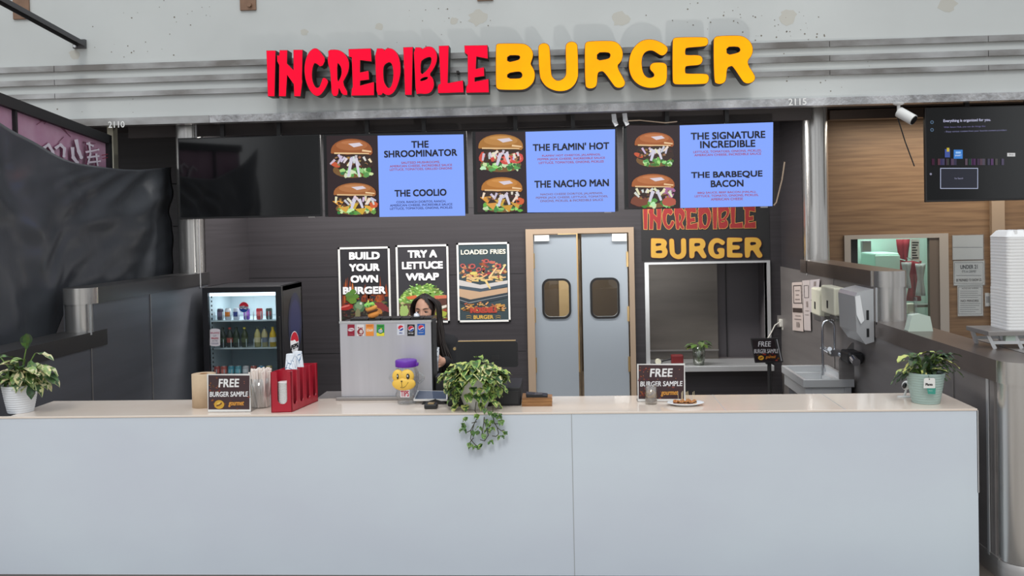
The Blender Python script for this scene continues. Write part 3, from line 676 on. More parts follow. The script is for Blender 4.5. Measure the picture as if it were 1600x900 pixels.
def p2(A):
    A.ell(661, 474, 37, 28, (120, 160, 78), jag=.04, n=30, a0=PI, a1=2 * PI)
    for i in range(150):
        a = random.uniform(PI, 2 * PI); r = math.sqrt(random.random()); x, y = 661 + 37 * r * math.cos(a), 474 + 31 * r * math.sin(a)
        if 623 < x < 697: A.ell(x, y, random.uniform(1.2, 4), random.uniform(.6, 1.6), jit(random.choice([(150, 190, 96), (186, 214, 140), (112, 150, 70), (90, 128, 58)]), 12), rot=random.uniform(-.8, .8), n=8, lift=i % 15 == 0)
    A.rect(622, 474, 699.5, 499, (96, 78, 60))
    for i in range(70): A.ell(random.uniform(625, 697), random.uniform(473, 499), random.uniform(1.5, 5), random.uniform(.7, 1.8), jit(random.choice([(110, 70, 52), (150, 172, 96), (84, 54, 44), (200, 200, 150), (170, 140, 90)]), 14), n=8, rot=random.uniform(-.4, .4), lift=i % 10 == 0)
    A.poly([(634, 464), (650, 461), (653, 466), (638, 468)], (208, 110, 66)); A.poly([(678, 462), (698, 461), (698, 466), (680, 467)], (200, 110, 84))
    A.poly([(676, 468), (698, 466), (698, 476), (680, 477)], (92, 58, 50)); A.poly([(684, 480), (698, 476), (698, 480), (686, 484)], (222, 216, 204)); A.poly([(682, 486), (698, 482), (698, 486), (684, 489)], (150, 66, 50))
    A.ell(689, 490, 9, 5, (166, 176, 72), jag=.15); A.ell(632, 486, 7, 9, (160, 186, 110), jag=.2)
    for s_, y, w_ in (('TRY A', 396.6, 46), ('LETTUCE', 414.4, 64), ('WRAP', 432.4, 52)): A.text(s_, 660, y + .4, w_ + 1.2, 12.4, (20, 20, 22), .06); A.text(s_, 660, y, w_, 11.8, WHT, .055)
def p3(A):
    x0, x1 = 717, 793.5
    A.rect(x0, 381.5, x1, 500, (58, 72, 78))
    for i in range(80):
        x = random.uniform(x0 + 3, x1 - 3); h = 18 * (1 - abs(x - 757) / 70)
        A.ell(x, random.uniform(424 - h, 434), random.uniform(1.5, 4), random.uniform(1, 2.6), jit(random.choice([(150, 66, 62), (176, 94, 84), (120, 52, 48), (196, 158, 110), (104, 84, 62)]), 14), jag=.25, n=9, lift=i % 10 == 0)
    for x, y, r in ((723, 415, 4), (738, 416, 5), (760, 408, 4), (778, 416, 5), (748, 421, 4)): A.ell(x, y, r, r * .8, (176, 84, 80), jag=.1); A.ell(x, y, r * .55, r * .45, (66, 58, 60), jag=.1)
    for i in range(26):
        x = random.uniform(x0 + 4, x1 - 10); y = random.uniform(428, 440); A.stroke(x, y, x + random.uniform(4, 13), y + random.uniform(-5, 4), 2.6, jit((212, 176, 120), 14), i % 4 == 0)
    A.stroke(764, 434, 776, 418, 3, (222, 190, 136)); A.stroke(781, 428, 790, 413, 3, (226, 200, 150)); A.ell(740, 427, 6, 2.6, (206, 190, 104), jag=.1)
    A.poly([(x0, 437), (750, 445), (793, 438), (793, 443), (752, 452), (x0, 446)], (196, 192, 190)); A.poly([(x0, 446), (752, 451), (793, 443), (793, 448), (750, 456), (x0, 451)], (72, 86, 98))
    A.stroke(758, 437, 766, 451, 3.6, (218, 194, 132))
    A.poly([(x0, 451), (750, 456), (793, 449), (793, 457), (735, 468), (x0, 463)], (190, 160, 132))
    A.poly([(x0, 463), (735, 468), (793, 457), (793, 465), (733, 479), (x0, 472)], (52, 62, 70)); A.stroke(x0, 468, 733, 473, 1, (150, 156, 160)); A.stroke(733, 473, 793, 461, 1, (150, 156, 160))
    for i in range(40):
        x = random.uniform(x0 + 3, x1 - 12); y = random.uniform(474, 486); A.stroke(x, y, x + random.uniform(4, 11), y + random.uniform(-4, 4), 2.4, jit(random.choice([(190, 140, 84), (160, 100, 60), (206, 160, 100)]), 12), i % 8 == 0)
    A.text('LOADED FRIES', 755, 393.5, 70, 7.4, (236, 232, 214), .03)
    A.text('INCREDIBLE', 755.5, 484.5, 42, 9, (176, 70, 56), .06); A.text('BURGER', 755.5, 495.3, 31, 6, (222, 178, 84), .035)
    for s_ in (-1, 1):
        for yy in (493.5, 496.5): A.stroke(755.5 + s_ * 19, yy + .6, 755.5 + s_ * 23, yy - .6, .7, (210, 170, 80)); A.stroke(755.5 + s_ * 23, yy - .6, 755.5 + s_ * 27, yy + .6, .7, (210, 170, 80))
poster('poster reading BUILD YOUR OWN BURGER', 529.5, 386, 610, 507, (46, 45, 50), p1)
poster('poster reading TRY A LETTUCE WRAP, partly behind the woman', 619.5, 382.5, 701.5, 504.5, (56, 55, 60), p2)
poster('teal poster reading LOADED FRIES', 714.5, 379, 796.5, 503, (58, 72, 78), p3)

# painted shop name over the service window
t = thing('wall_sign', 'painted INCREDIBLE BURGER shop name above the service window', 'sign', (at(1100, 370, Y=YW).x, YW, at(1100, 404, Y=YW).z))
a, d = at(1001, 323, Y=YW), at(1203, 404, Y=YW)
MB().box(a.x, d.x, YW - .004, YW, d.z, a.z).build('backing', 'black_matte', t)
A = Art(planeY(YW - .0045), .0004)
mp1 = lambda p: (1005 + (p[0] - 416.5) * (1180.5 - 1005) / (763.5 - 416.5), 326 + (p[1] - (84 - (p[0] - 416) * .014)) * (34 / 71.) + (1 - (p[0] - 416) / 347) * 1.5 - 1)
mp2 = lambda p: (1017 + (p[0] - 775) * (1191 - 1017) / (1180 - 775.), 371.5 + (p[1] - (70 - (p[0] - 775) * .034)) * (30.5 / 72.) + (1 - (p[0] - 775) / 405) * 1.5)
for ch, lps, red, o_ in LETTERS:
    f = mp1 if red else mp2
    g = [[f(p) for p in l] for l in lps]
    A.loops([offset(g[0], .9)] + [offset(l, -.7) for l in g[1:]], (188, 136, 74) if red else (84, 30, 34))
    A.loops(g, (146, 38, 40) if red else (206, 160, 62))
A.build('lettering', 'print', t)

# ------------------------------------------------------------------ swing doors
dr = MB()
ox0, ox1, oz = at(823, 450, Y=YW).x, at(991.5, 450, Y=YW).x, (at(823, 358, Y=YW).z + at(990, 355, Y=YW).z) / 2
dr.box(ox0, DX0, YW - .03, YW + .14, 0, oz).box(DX1, ox1, YW - .03, YW + .14, 0, oz).box(DX0, DX1, YW - .03, YW + .14, DZ, oz)
door = struct('door_1', dr, 'tan_trim', label='tan framed opening with a pair of grey swing doors')
def rrect(x0, x1, z0, z1, r, n=6):
    pts = []
    for cx, cz, a0 in ((x1 - r, z0 + r, -PI / 2), (x1 - r, z1 - r, 0), (x0 + r, z1 - r, PI / 2), (x0 + r, z0 + r, PI)):
        pts += [(cx + r * math.cos(a0 + k * PI / 2 / n), cz + r * math.sin(a0 + k * PI / 2 / n)) for k in range(n + 1)]
    return pts
YD = YW + .01
for nm, (l0, l1), wpx, cpx in (('left', (835.5, 902.5), (850.5, 889, 438.5, 495), (835, 858)), ('right', (910.5, 981.5), (925.5, 965, 437, 494.5), (956, 979))):
    xa, xb = at(l0, 480, Y=YD).x, at(l1, 480, Y=YD).x
    wx0, wx1 = at(wpx[0], 466, Y=YD).x, at(wpx[1], 466, Y=YD).x; wz1, wz0 = at((wpx[0] + wpx[1]) / 2, wpx[2], Y=YD).z, at((wpx[0] + wpx[1]) / 2, wpx[3], Y=YD).z
    hole = rrect(wx0, wx1, wz0, wz1, .07)
    lf = MB().prism([rect(xa, xb, .02, DZ - .012), hole], lambda x, z: Vector((x, YD, z)), lambda x, z: Vector((x, YD + .04, z))).build('door_leaf', 'door_steel', door, label='%s steel swing leaf' % nm)
    MB().prism([rrect(wx0 - .025, wx1 + .025, wz0 - .025, wz1 + .025, .09), hole], lambda x, z: Vector((x, YD - .012, z)), lambda x, z: Vector((x, YD + .005, z))).build('window_gasket', 'gasket', lf, bevel=.004)
    MB().box(wx0 - .01, wx1 + .01, YD + .016, YD + .02, wz0 - .01, wz1 + .01).build('pane', 'glass', lf)
    c0, c1 = at(cpx[0], 372, Y=YD).x, at(cpx[1], 372, Y=YD).x; cz = at(cpx[0], 377, Y=YD).z
    MB().box(c0, c1, YD - .03, YD, cz, DZ - .014).box(c0 + .03, c1 - .03, YD - .032, YD - .03, cz + .03, cz + .04).build('hinge_box', 'plastic_white', lf, bevel=.003)
    eb = MB()
    ex = xa if nm == 'left' else xb
    for zc in (.45, 1.05, 1.7): eb.box(ex - .012, ex + .012, YD - .012, YD, zc - .09, zc + .09)
    eb.build('hinge', 'brass', lf)
mb = MB().box(at(905, 480, Y=YD).x, at(908, 480, Y=YD).x, YD + .02, YD + .05, .02, DZ - .012)
mat('seal_brown', (104, 90, 74), .4, .4, var=((2, 2, 5), .4))
struct('seal', mb, 'seal_brown', door)

# ------------------------------------------------------------------ service window
fw_ = MB()
fx0, fx1 = at(1008, 480, Y=YW).x, at(1203.5, 480, Y=YW).x; fz1, fz0 = (at(1008, 410, Y=YW).z + at(1203, 407, Y=YW).z) / 2, at(1100, 576, Y=YW).z
sz = at(1100, 569, Y=YW).z
fw_.box(fx0, SX0, YW - .03, YW + .14, sz, fz1).box(SX1, fx1, YW - .03, YW + .14, sz, fz1).box(SX0, SX1, YW - .03, YW + .14, SZ1 - .01, fz1)
sw = struct('window_1', fw_, 'steel_bright', label='steel framed service window in the dark back wall')
struct('window_sill', MB().box(fx0, fx1, YW - .16, YW + .42, fz0 - .01, sz), 'steel_bright', sw, bevel=.004)
px1 = at(1121, 480, Y=YW + .45).x
niche = MB().box(SX0 - .05, px1, YW + .44, YW + .47, sz, SZ1, 0).box(px1, SX1 + .05, YW + .55, YW + .6, sz, SZ1, 1)
niche.box(SX0 - .06, SX0 - .02, YW + .12, YW + .5, sz, SZ1, 2).box(SX1 + .02, SX1 + .06, YW + .12, YW + .6, sz, SZ1, 1).box(SX0 - .05, SX1 + .05, YW + .12, YW + .6, SZ1, SZ1 + .05, 1).box(px1, SX1 + .05, YW + .42, YW + .55, sz - .01, sz, 1)
niche.box(SX0, px1, YW + .40, YW + .44, sz + .1, sz + .115, 2).box(px1 + .12, px1 + .13, YW + .53, YW + .56, sz, SZ1, 3)
mat('niche_dark', (92, 88, 92), .5)
struct('window_niche', niche, ['mirror_steel', 'niche_dark', 'steel_panel', 'black'], sw)
# vase with leaves, red holder, tongs on the sill
def pxw(px, Y): return px * Y / F
p = at(1092, 570, Y=YW - .05); p.z = sz
t = thing('glass_vase', 'small glass vase of green leaves on the service window sill', 'vase', p)
MB().lathe([(.0, 0), (.06, 0), (.072, .08), (.075, .22), (.07, .22), (.06, .02), (0, .015)], p, 24).build('vessel', 'bottle_glass', t)
gb = MB(); gl = MB()
for k in range(14):
    a = k * 2.4; q = p + Vector((math.cos(a) * .075, math.sin(a) * .05, .22 + .03 * (k % 3))); gb.tube([p + Vector((0, 0, .02)), p + Vector((math.cos(a) * .025, math.sin(a) * .025, .19)), q], .003, 5)
    d = Vector((math.cos(a), math.sin(a) * .6, -.25)).normalized(); sd = d.cross(Vector((0, 0, 1))).normalized()
    vs = [q, q + d * .05 + sd * .045 + Vector((0, 0, .01)), q + d * .1 + Vector((0, 0, -.01)), q + d * .05 - sd * .045 + Vector((0, 0, .01))]
    gl.add(vs, [(0, 1, 2), (0, 2, 3)], 0, False, jit((84, 104, 58), 16))
gb.build('stems', 'stem_green', t); gl.build('leaves', 'leafcol', t)
p = at(1058, 566, Y=YW - .02); p.z = sz
t = thing('red_holder', 'red box on the service window sill left of the vase', 'box', p)
MB().box(p.x - .07, p.x + .07, p.y - .05, p.y + .05, sz, sz + .12).build('body', 'silver_red', t, bevel=.012)
MB().tube([p + Vector((-.07, 0, .07)), p + Vector((-.16, -.02, .055)), p + Vector((-.2, -.02, .04))], .012, 8).build('handle', 'black', t)
p = at(1027, 566, Y=YW - .06); p.z = sz
t = thing('tape_dispenser', 'small black and cream gadget at the left end of the window sill', 'dispenser', p)
MB().box(p.x - .05, p.x + .06, p.y - .025, p.y + .025, sz, sz + .03).build('base', 'black', t, bevel=.006)
MB().tube([p + Vector((.01, -.026, .045)), p + Vector((.01, .026, .045))], .034, 20).build('roll', 'cream', t)

# ------------------------------------------------------------------ pass-through window, its room, notices on the wood wall
pf = MB()
wx0, wx1 = at(1319, 440, Y=YW).x, at(1481, 440, Y=YW).x; wz = at(1400, 366, Y=YW).z
pf.box(wx0, PX0, YW - .03, YW + .13, .7, wz).box(PX1, wx1, YW - .03, YW + .13, .7, wz).box(PX0, PX1, YW - .03, YW + .13, PZ1, wz).box(PX0, PX1, YW - .03, YW + .13, .7, PZ0)
w2 = struct('window_2', pf, 'plastic_white', label='white framed kitchen window in the wood wall')
w2.data.materials.clear(); w2.data.materials.append(mat("window_grey", (176, 168, 160), .5))
jm = at(1452, 440, Y=YW + .05).x
struct('window_mullion', MB().box(jm - .02, PX1, YW - .015, YW + .05, PZ0, PZ1), 'kitchen_wall', w2)
struct('pane', MB().box(PX0, jm, YW + .06, YW + .065, PZ0, PZ1), 'glass', w2)
struct('window_sash', MB().box(PX0, PX0 + .1, YW + .04, YW + .09, PZ0, PZ1), 'black', w2)
def px_box(x0, y0, x1, y1, Y): a, d = at(x0, y0, Y=Y), at(x1, y1, Y=Y); return a.x, d.x, d.z, a.z
x0, x1, z0, z1 = px_box(1358, 383, 1400, 470, 11.9)
t = thing('freezer', 'pale green white cabinet seen through the kitchen window', 'cabinet', ((x0 + x1) / 2, 12, 0))
MB().box(x0, x1 - .02, 11.7, 12.25, 0, z1 - .1).build('body', 'teal_panel', t, bevel=.02)
MB().box(x0, x1 - .02, 11.68, 11.7, 1.0, z1 - .13).build('lid', 'teal_panel', t, bevel=.006)
x0, x1, z0, z1 = px_box(1340, 376, 1350, 393, 11.0)
t = thing('wall_switch_box', 'small white box at the upper left of the kitchen window', 'box', ((x0 + x1) / 2, 11.0, z0))
MB().box(x0, x1 + .03, YW + .13, YW + .2, z0, z1).build('body', 'plastic_white', t, bevel=.005)
MB().box(x0 + .01, x1 + .02, YW + .125, YW + .13, z0 + .02, z1 - .02).build('cover', 'cream', t)
def hanging_cloth(name, label, px0, py0, px1, py1, Y, m, cat):
    a, d = at(px0, py0, Y=Y), at(px1, py1, Y=Y); n, k = 10, 8; vs = []
    t = thing(name, label, cat, ((a.x + d.x) / 2, Y, d.z))
    for j in range(k + 1):
        v = j / k
        for i in range(n + 1):
            u = i / n; wd = .55 + .45 * min(1, abs(v - .5) * 2.2)
            vs.append(((a.x + d.x) / 2 + (u - .5) * (d.x - a.x) * wd, Y + .03 * math.sin(u * 14) * (.3 + v), a.z + (d.z - a.z) * v))
    fs = [(j * (n + 1) + i, j * (n + 1) + i + 1, (j + 1) * (n + 1) + i + 1, (j + 1) * (n + 1) + i) for j in range(k) for i in range(n)]
    o = MB().add(vs, fs, 0, True).build('cloth', m, t)
    s_ = o.modifiers.new('solid', 'SOLIDIFY'); s_.thickness = .012
    MB().tube([((a.x + d.x) / 2, Y + .01, a.z + .02), ((a.x + d.x) / 2, Y + .2, a.z + .03)], .008, 6).build('hook', 'chrome', t)
hanging_cloth('apron', 'dark red apron hanging in the kitchen window', 1400, 374, 1422, 450, 11.9, 'apron_red', 'apron')
hanging_cloth('apron', 'dark red apron hanging lower down between white towels in the kitchen window', 1415, 408, 1440, 470, 11.5, 'apron_red', 'apron')
hanging_cloth('towel', 'white towel hanging at the left of the lower red apron', 1408, 410, 1424, 450, 11.2, 'cloth_white', 'towel')
hanging_cloth('towel', 'white towel hanging at the right of the lower red apron', 1430, 412, 1446, 462, 11.2, 'cloth_white', 'towel')
x0, x1, z0, z1 = px_box(1423, 374, 1437, 408, 11.6)
t = thing('wall_notice', 'white notice with black print inside the kitchen', 'notice', ((x0 + x1) / 2, 11.6, z0))
MB().box(x0, x1, 11.6, 11.61, z0, z1).build('sheet', 'paper', t)
A = Art(planeY(11.598))
for i in range(7): A.rect(1425, 378 + i * 4, 1425 + random.uniform(6, 11), 380 + i * 4, (40, 40, 44))
A.build('print', 'print', t)
x0, x1, z0, z1 = px_box(1415, 474, 1428, 490, 11.3)
t = thing('soap_dispenser', 'pale dispenser inside the kitchen under the hanging aprons', 'dispenser', ((x0 + x1) / 2, 11.4, z0))
MB().box(x0, x1, 11.25, 11.35, z0, z1).build('body', 'cream', t, bevel=.01); MB().box(x0 + .02, x1 - .02, 11.23, 11.27, z0 - .02, z0 + .02).build('lever', 'plastic_white', t)
x0, x1, z0, z1 = px_box(1400, 500, 1480, 560, 11.7)
t = thing('kitchen_shelf', 'grey shelf rack below the aprons in the kitchen', 'shelf', ((x0 + x1) / 2, 11.55, 0))
for z in (.5, 1.0): MB().box(x0 - .4, x1 + .2, 11.45, 11.66, z, z + .03).build('shelf_board', 'steel_panel', t)
for x in (x0 - .38, x1 + .18): MB().box(x - .02, x + .02, 11.47, 11.64, 0, 1.0).build('upright', 'steel_panel', t)

def notice(label, x0, y0, x1, y1, lines_, Y=YW, border=True):
    a, d = at(x0, y0, Y=Y), at(x1, y1, Y=Y)
    t = thing('wall_notice', label, 'notice', ((a.x + d.x) / 2, YW, d.z), 'notices on the wood wall')
    MB().box(a.x, d.x, Y - .006, Y, d.z, a.z).build('sheet', 'paper', t)
    MB().box(a.x - .008, d.x + .008, Y - .010, Y - .0085, d.z - .008, a.z + .008).build('clear_sleeve', 'clear_plastic', t)
    A = Art(planeY(Y - .0063), .0001)
    if border:
        for r in ((x0 + 1.5, y0 + 2, x1 - 1.5, y0 + 2.6), (x0 + 1.5, y1 - 2.6, x1 - 1.5, y1 - 2), (x0 + 1.5, y0 + 2, x0 + 2.1, y1 - 2), (x1 - 2.1, y0 + 2, x1 - 1.5, y1 - 2)): A.rect(*r, (110, 110, 112), False)
    for l in lines_:
        if l[0] == 'bar': A.rect(*l[1:], (150, 150, 152))
        else: A.text(*l)
    A.build('print', 'print', t)
dk = (44, 44, 48)
notice('blank white sheet in a crinkled sleeve, topmost of the notices on the wood wall', 1488, 368, 1536, 405, [('bar', 1489, 386, 1535, 387)], border=False)
notice('white notice reading UNDER 21 on the wood wall', 1489.5, 408, 1538, 445, [('UNDER 21', 1514, 417, 27, 6.5, dk, .03), ("IT'S A CRIME!", 1514, 424, 22, 3.5, dk, .01), ('bar', 1494, 430, 1533, 430.8), ('BE PREPARED TO SHOW I.D.', 1514, 437.5, 40, 4.2, dk, .02)])
ls = [('NOTICE AND WARNING', 1516, 450.5, 26, 2.4, dk, .01)]
for i in range(11):
    if i not in (4, 5): ls.append(('bar', 1500, 454.5 + i * 3.2, 1500 + random.uniform(24, 33), 455.3 + i * 3.2))
ls.append(('NO MINORS', 1515, 470, 28, 3.4, dk, .03))
notice('densely printed notice, lowest sheet on the wood wall', 1496, 446, 1535.5, 493, ls)
notice('small white card half hidden behind the foam containers', 1539, 458, 1549, 478, [('bar', 1541, 463, 1546, 473)], border=False)

# ------------------------------------------------------------------ security camera under the bulkhead
p = at(1404, 164, Y=YF - .05); p.z = ZF
t = thing('security_camera', 'white security camera under the bulkhead edge beside the number 2115', 'camera', p)
MB().lathe([(.05, 0), (.05, -.015), (.03, -.022), (.001, -.022)], p, 24).tube([p, p + Vector((0, 0, -.07)), p + Vector((.02, -.02, -.1))], .016, 10).build('mount', 'plastic_white', t)
b0 = p + Vector((.01, .02, -.085)); d_ = Vector((.16, -.16, -.15)).normalized()
MB().tube([b0, b0 + d_ * .17], .052, 24).build('housing', 'plastic_white', t, bevel=.004)
MB().tube([b0 + d_ * .168, b0 + d_ * .176], .044, 24).build('lens', 'black_gloss', t)
MB().tube([b0 + Vector((.0, .05, -.03)), b0 + Vector((.1, .12, -.28)), b0 + Vector((.2, .16, -.52))], .006, 6).build('cable', 'black', t)

# ------------------------------------------------------------------ fittings on the right wing: papers, dispensers, sink
XP = WR - .003
def wpaper(label, pts, col, ink, rows):
    t = thing('posted_sheet', label, 'paper', at(sum(p[0] for p in pts) / 4, max(p[1] for p in pts), X=XP), 'sheets posted on the right partition')
    A = Art(planeX(WR - .002), .0004); A.poly(pts, col); A.build('sheet', 'print', t)
    A = Art(planeX(WR - .003), .0004)
    (ax, ay), (bx, by), (cx, cy), (dx, dy) = pts
    def q(u, v): return ((ax * (1 - u) + bx * u) * (1 - v) + (dx * (1 - u) + cx * u) * v, (ay * (1 - u) + by * u) * (1 - v) + (dy * (1 - u) + cy * u) * v)
    for u0, v0, u1, v1, c in rows: A.poly([q(u0, v0), q(u1, v0), q(u1, v1), q(u0, v1)], c)
    A.build('print', 'print', t)
DKP = (84, 76, 76); MDP = (150, 138, 134)
wpaper('tall leftmost posted sheet with a bordered panel and a photo strip', [(1237.5, 441.5), (1253, 440.5), (1255.5, 518), (1238.5, 516)], (212, 198, 192), DKP,
       [(.12, .06, .95, .08, DKP), (.12, .42, .95, .44, DKP), (.12, .06, .18, .44, DKP), (.89, .06, .95, .44, DKP), (.3, .16, .75, .18, MDP), (.38, .25, .68, .27, MDP), (.3, .34, .75, .36, MDP), (.06, .53, .96, .62, (70, 60, 56)), (.3, .68, .8, .7, MDP), (.2, .75, .85, .77, MDP), (.38, .82, .66, .92, MDP)])
wpaper('middle posted sheet with a small framed drawing', [(1253.5, 438.5), (1265, 437.5), (1267, 517), (1256.5, 516)], (206, 196, 194), DKP, [(.2, .1, .85, .11, DKP), (.2, .34, .85, .35, DKP), (.2, .1, .26, .35, DKP), (.8, .1, .85, .35, DKP), (.45, .42, .7, .53, MDP), (.25, .6, .8, .61, MDP), (.2, .68, .8, .69, MDP)])
wpaper('right posted sheet beside the soap dispensers', [(1265.5, 437.5), (1281, 436), (1276.5, 489), (1266, 487.5)], (204, 196, 198), DKP, [(.4, .06, .65, .2, MDP), (.2, .28, .8, .31, DKP), (.2, .45, .7, .47, MDP), (.1, .62, .8, .64, DKP), (.3, .8, .75, .82, MDP)])
def wbox(x0, x1, y0, y1, z0, z1): return MB().box(x0, x1, y0, y1, z0, z1)
def soap(label, px0, px1, pyt, pyb):
    ya, yb = at(px1, 475, X=WR - .05).y, at(px0, 475, X=WR - .05).y
    zt, zb = at(px1, pyt, X=WR - .05).z, at(px1, pyb, X=WR - .05).z
    t = thing('soap_dispenser', label, 'dispenser', (WR, (ya + yb) / 2, zb), 'soap dispensers')
    wbox(WR - .11, WR, ya, yb, zb + .06, zt).build('body', 'cream', t, bevel=.015)
    wbox(WR - .09, WR, ya + .02, yb - .02, zb, zb + .055).build('push_bar', 'clear_plastic', t, bevel=.01)
    MB().box(WR - .113, WR - .108, (ya + yb) / 2 - .02, (ya + yb) / 2 + .02, zt - .2, zt - .13).build('level_window', 'black', t)
    return t
soap('cream soap dispenser nearer the posted sheets', 1277, 1290, 452, 504)
soap('wider cream soap dispenser nearer the towel box', 1293, 1314, 450, 504)
ya, yb = at(1362, 500, X=WR - .2).y, at(1322, 500, X=WR - .0).y
zt, zb = at(1361, 457, Y=7.47).z, at(1361, 538, Y=7.47).z
ya = 7.47; yb = 7.92
t = thing('towel_dispenser', 'steel paper towel dispenser with a torn plastic film on the right partition', 'dispenser', (WR, (ya + yb) / 2, zb))
prof = [(WR, zb + .02), (WR, zt + .03), (WR - .13, zt - .0), (WR - .15, zt - .03), (WR - .14, zb + .1), (WR - .07, zb)]
MB().prism([[(x, z) for x, z in prof]], lambda x, z: Vector((x, ya, z)), lambda x, z: Vector((x, yb, z))).build('body', 'steel_bright', t, bevel=.006)
MB().box(WR - .06, WR - .04, ya - .003, ya, zb + .2, zb + .28).box(WR - .06, WR - .04, ya - .003, ya, zb + .06, zb + .13).build('lock_slot', 'black', t)
fm = MB().add([(WR - .148, ya - .004, zt - .03), (WR - .11, ya - .008, zt - .02), (WR - .08, ya - .012, zb + .2), (WR - .11, ya - .02, zb + .17), (WR - .14, ya - .006, zb + .24)], [(0, 1, 2, 3, 4)])
fm.build('plastic_film', 'foam', t)
# black tap sensor or wall bracket under the dispenser
p = at(1328, 557, X=WR - .08)
t = thing('wall_bracket', 'black wall bracket under the steel towel dispenser', 'bracket', p)
MB().box(WR - .13, WR, p.y - .12, p.y + .12, p.z - .05, p.z + .05).build('body', 'black', t, bevel=.02)
MB().tube([(WR - .09, p.y - .12, p.z), (WR - .09, p.y - .2, p.z - .02)], .035, 14).build('knob', 'chrome', t)
# hand sink
sy0, sy1 = 7.95, 8.75; sx0 = at(1253, 592, Y=8.0).x; szz = at(1300, 591, Y=8.0).z
szz = (at(1253, 597, Y=7.95).z)
t = thing('hand_sink', 'small steel hand sink on the right partition', 'sink', (WR, 8.3, szz))
sb = MB(); xA, xB = sx0, WR - .012
sb.box(xA, xB, sy0, sy0 + .03, szz - .05, szz + .02).box(xA, xB, sy1 - .03, sy1, szz - .05, szz + .02).box(xA, xA + .03, sy0 + .03, sy1 - .03, szz - .05, szz + .02).box(xB - .03, xB, sy0 + .03, sy1 - .03, szz - .05, szz + .02)
sb.box(xA + .06, xB - .06, sy0 + .06, sy1 - .06, szz - .16, szz - .14).box(xA + .02, xA + .08, sy0 + .02, sy1 - .02, szz - .16, szz - .04).box(xB - .08, xB - .02, sy0 + .02, sy1 - .02, szz - .16, szz - .04).box(xA + .08, xB - .08, sy0 + .02, sy0 + .07, szz - .16, szz - .04).box(xA + .08, xB - .08, sy1 - .07, sy1 - .02, szz - .16, szz - .04)
sb.build('basin', 'steel_bright', t, bevel=.004)
MB().prism([[(xB - .13, szz + .02), (xB, szz + .02), (xB, szz + .34), (xB - .02, szz + .34), (xB - .13, szz + .2)]], lambda x, z: Vector((x, sy0, z)), lambda x, z: Vector((x, sy0 + .015, z))).build('splash_guard', 'steel_panel', t)
fx, fy = at(1286, 590, Y=8.4).x, 8.4
pts = [(fx, fy, szz + .0)] + [(fx, fy, szz + .1 + .3 * k / 4) for k in range(5)]
zr = szz + .42; rr = .055
pts = [(fx, fy, szz - .02), (fx, fy, szz + .2), (fx, fy, zr)] + [(fx + rr - rr * math.cos(k * PI / 8), fy, zr + rr * 1.2 * math.sin(k * PI / 8)) for k in range(1, 9)] + [(fx + 2 * rr, fy, zr - .1), (fx + 2 * rr, fy, zr - .2)]
MB().tube(pts, .012, 12).build('spout', 'chrome', t)
tb_ = MB().box(fx + .06, WR - .012, fy - .05, fy + .05, szz + .16, szz + .22).tube([(fx + .06, fy - .05, szz + .2), (fx + .03, fy - .12, szz + .24)], .02, 12).tube([(fx + .14, fy - .05, szz + .18), (fx + .16, fy - .14, szz + .16)], .018, 12).tube([(fx + .06, fy + .03, szz + .2), (fx + .0, fy + .05, szz + .24)], .02, 12)
tb_.build('tap_handle', 'chrome', t)
t = thing('sink_cabinet', 'dark boxed stand under the hand sink', 'cabinet', (WR - .3, 8.3, 0))
MB().box(xA + .06, WR - .012, sy0 + .03, sy1 - .03, 0, szz - .17).build('body', 'wing_dark', t)
MB().box(xA + .2, xA + .21, sy0 + .027, sy0 + .03, .1, szz - .2).build('panel_joint', 'steel_panel', t)
# outlet with plug and cord, tilted screen on a pole
p = at(1221, 502, Y=YW)
t = thing('wall_outlet', 'wall outlet with white plugs at the right of the service window', 'outlet', p)
MB().box(p.x - .05, p.x + .05, YW - .012, YW, p.z - .07, p.z + .07).build('plate', 'steel_panel', t, bevel=.004)
MB().box(p.x - .035, p.x + .03, YW - .07, YW - .012, p.z - .06, p.z + .03).box(p.x - .005, p.x + .07, YW - .09, YW - .012, p.z - .1, p.z - .055).build('plug', 'plug_white', t, bevel=.01)
q1 = at(1205, 520, Y=YW - .06); q2 = at(1198, 531, Y=YW - .2)
MB().tube([(p.x - .03, YW - .06, p.z), at(1211, 508, Y=YW - .05), q1, q2], .007, 8).build('cord', 'plug_white', t)
YS = 9.9
t = thing('tablet_stand', 'black tablet on a pole showing FREE BURGER SAMPLE near the sink', 'tablet', (at(1200, 566, Y=YS).x, YS, 0))
c4 = [at(1173, 529, Y=YS), at(1216, 528, Y=YS), at(1224, 566, Y=YS), at(1180, 567, Y=YS)]
mb = MB(); vs = [Vector(v) for v in c4]; mb.add(vs + [v + Vector((0, .025, 0)) for v in vs], [(0, 3, 2, 1), (4, 5, 6, 7), (0, 1, 5, 4), (1, 2, 6, 5), (2, 3, 7, 6), (3, 0, 4, 7)]); mb.build('tablet_case', 'black', t)
A = Art(planeY(YS - .002))
A.poly([(1175, 531), (1210, 530), (1217, 564), (1181, 565)], (34, 26, 30)); A.poly([(1213, 530), (1214.5, 530), (1222, 564), (1220.5, 564)], (150, 150, 156))
for i in range(14): A.ell(random.uniform(1182, 1216), random.uniform(552, 563), random.uniform(1, 2.4), 1.2, jit((104, 46, 34), 20), jag=.3, n=7, lift=i % 5 == 0)
A.text('FREE', 1194.5, 537.5, 20, 8, (200, 200, 206), .01, .1); A.text('BURGER SAMPLE', 1197, 548.6, 38, 6.5, (190, 190, 196), .01, .1); A.ell(1189, 559, 4.5, 3.6, (196, 150, 50)); A.ell(1189, 559, 3, 1, (110, 60, 30), rot=-.4); A.text('gourmet', 1204, 558.5, 16, 5, (200, 130, 50), .01, .3)
A.build('display', 'print_gloss', t)
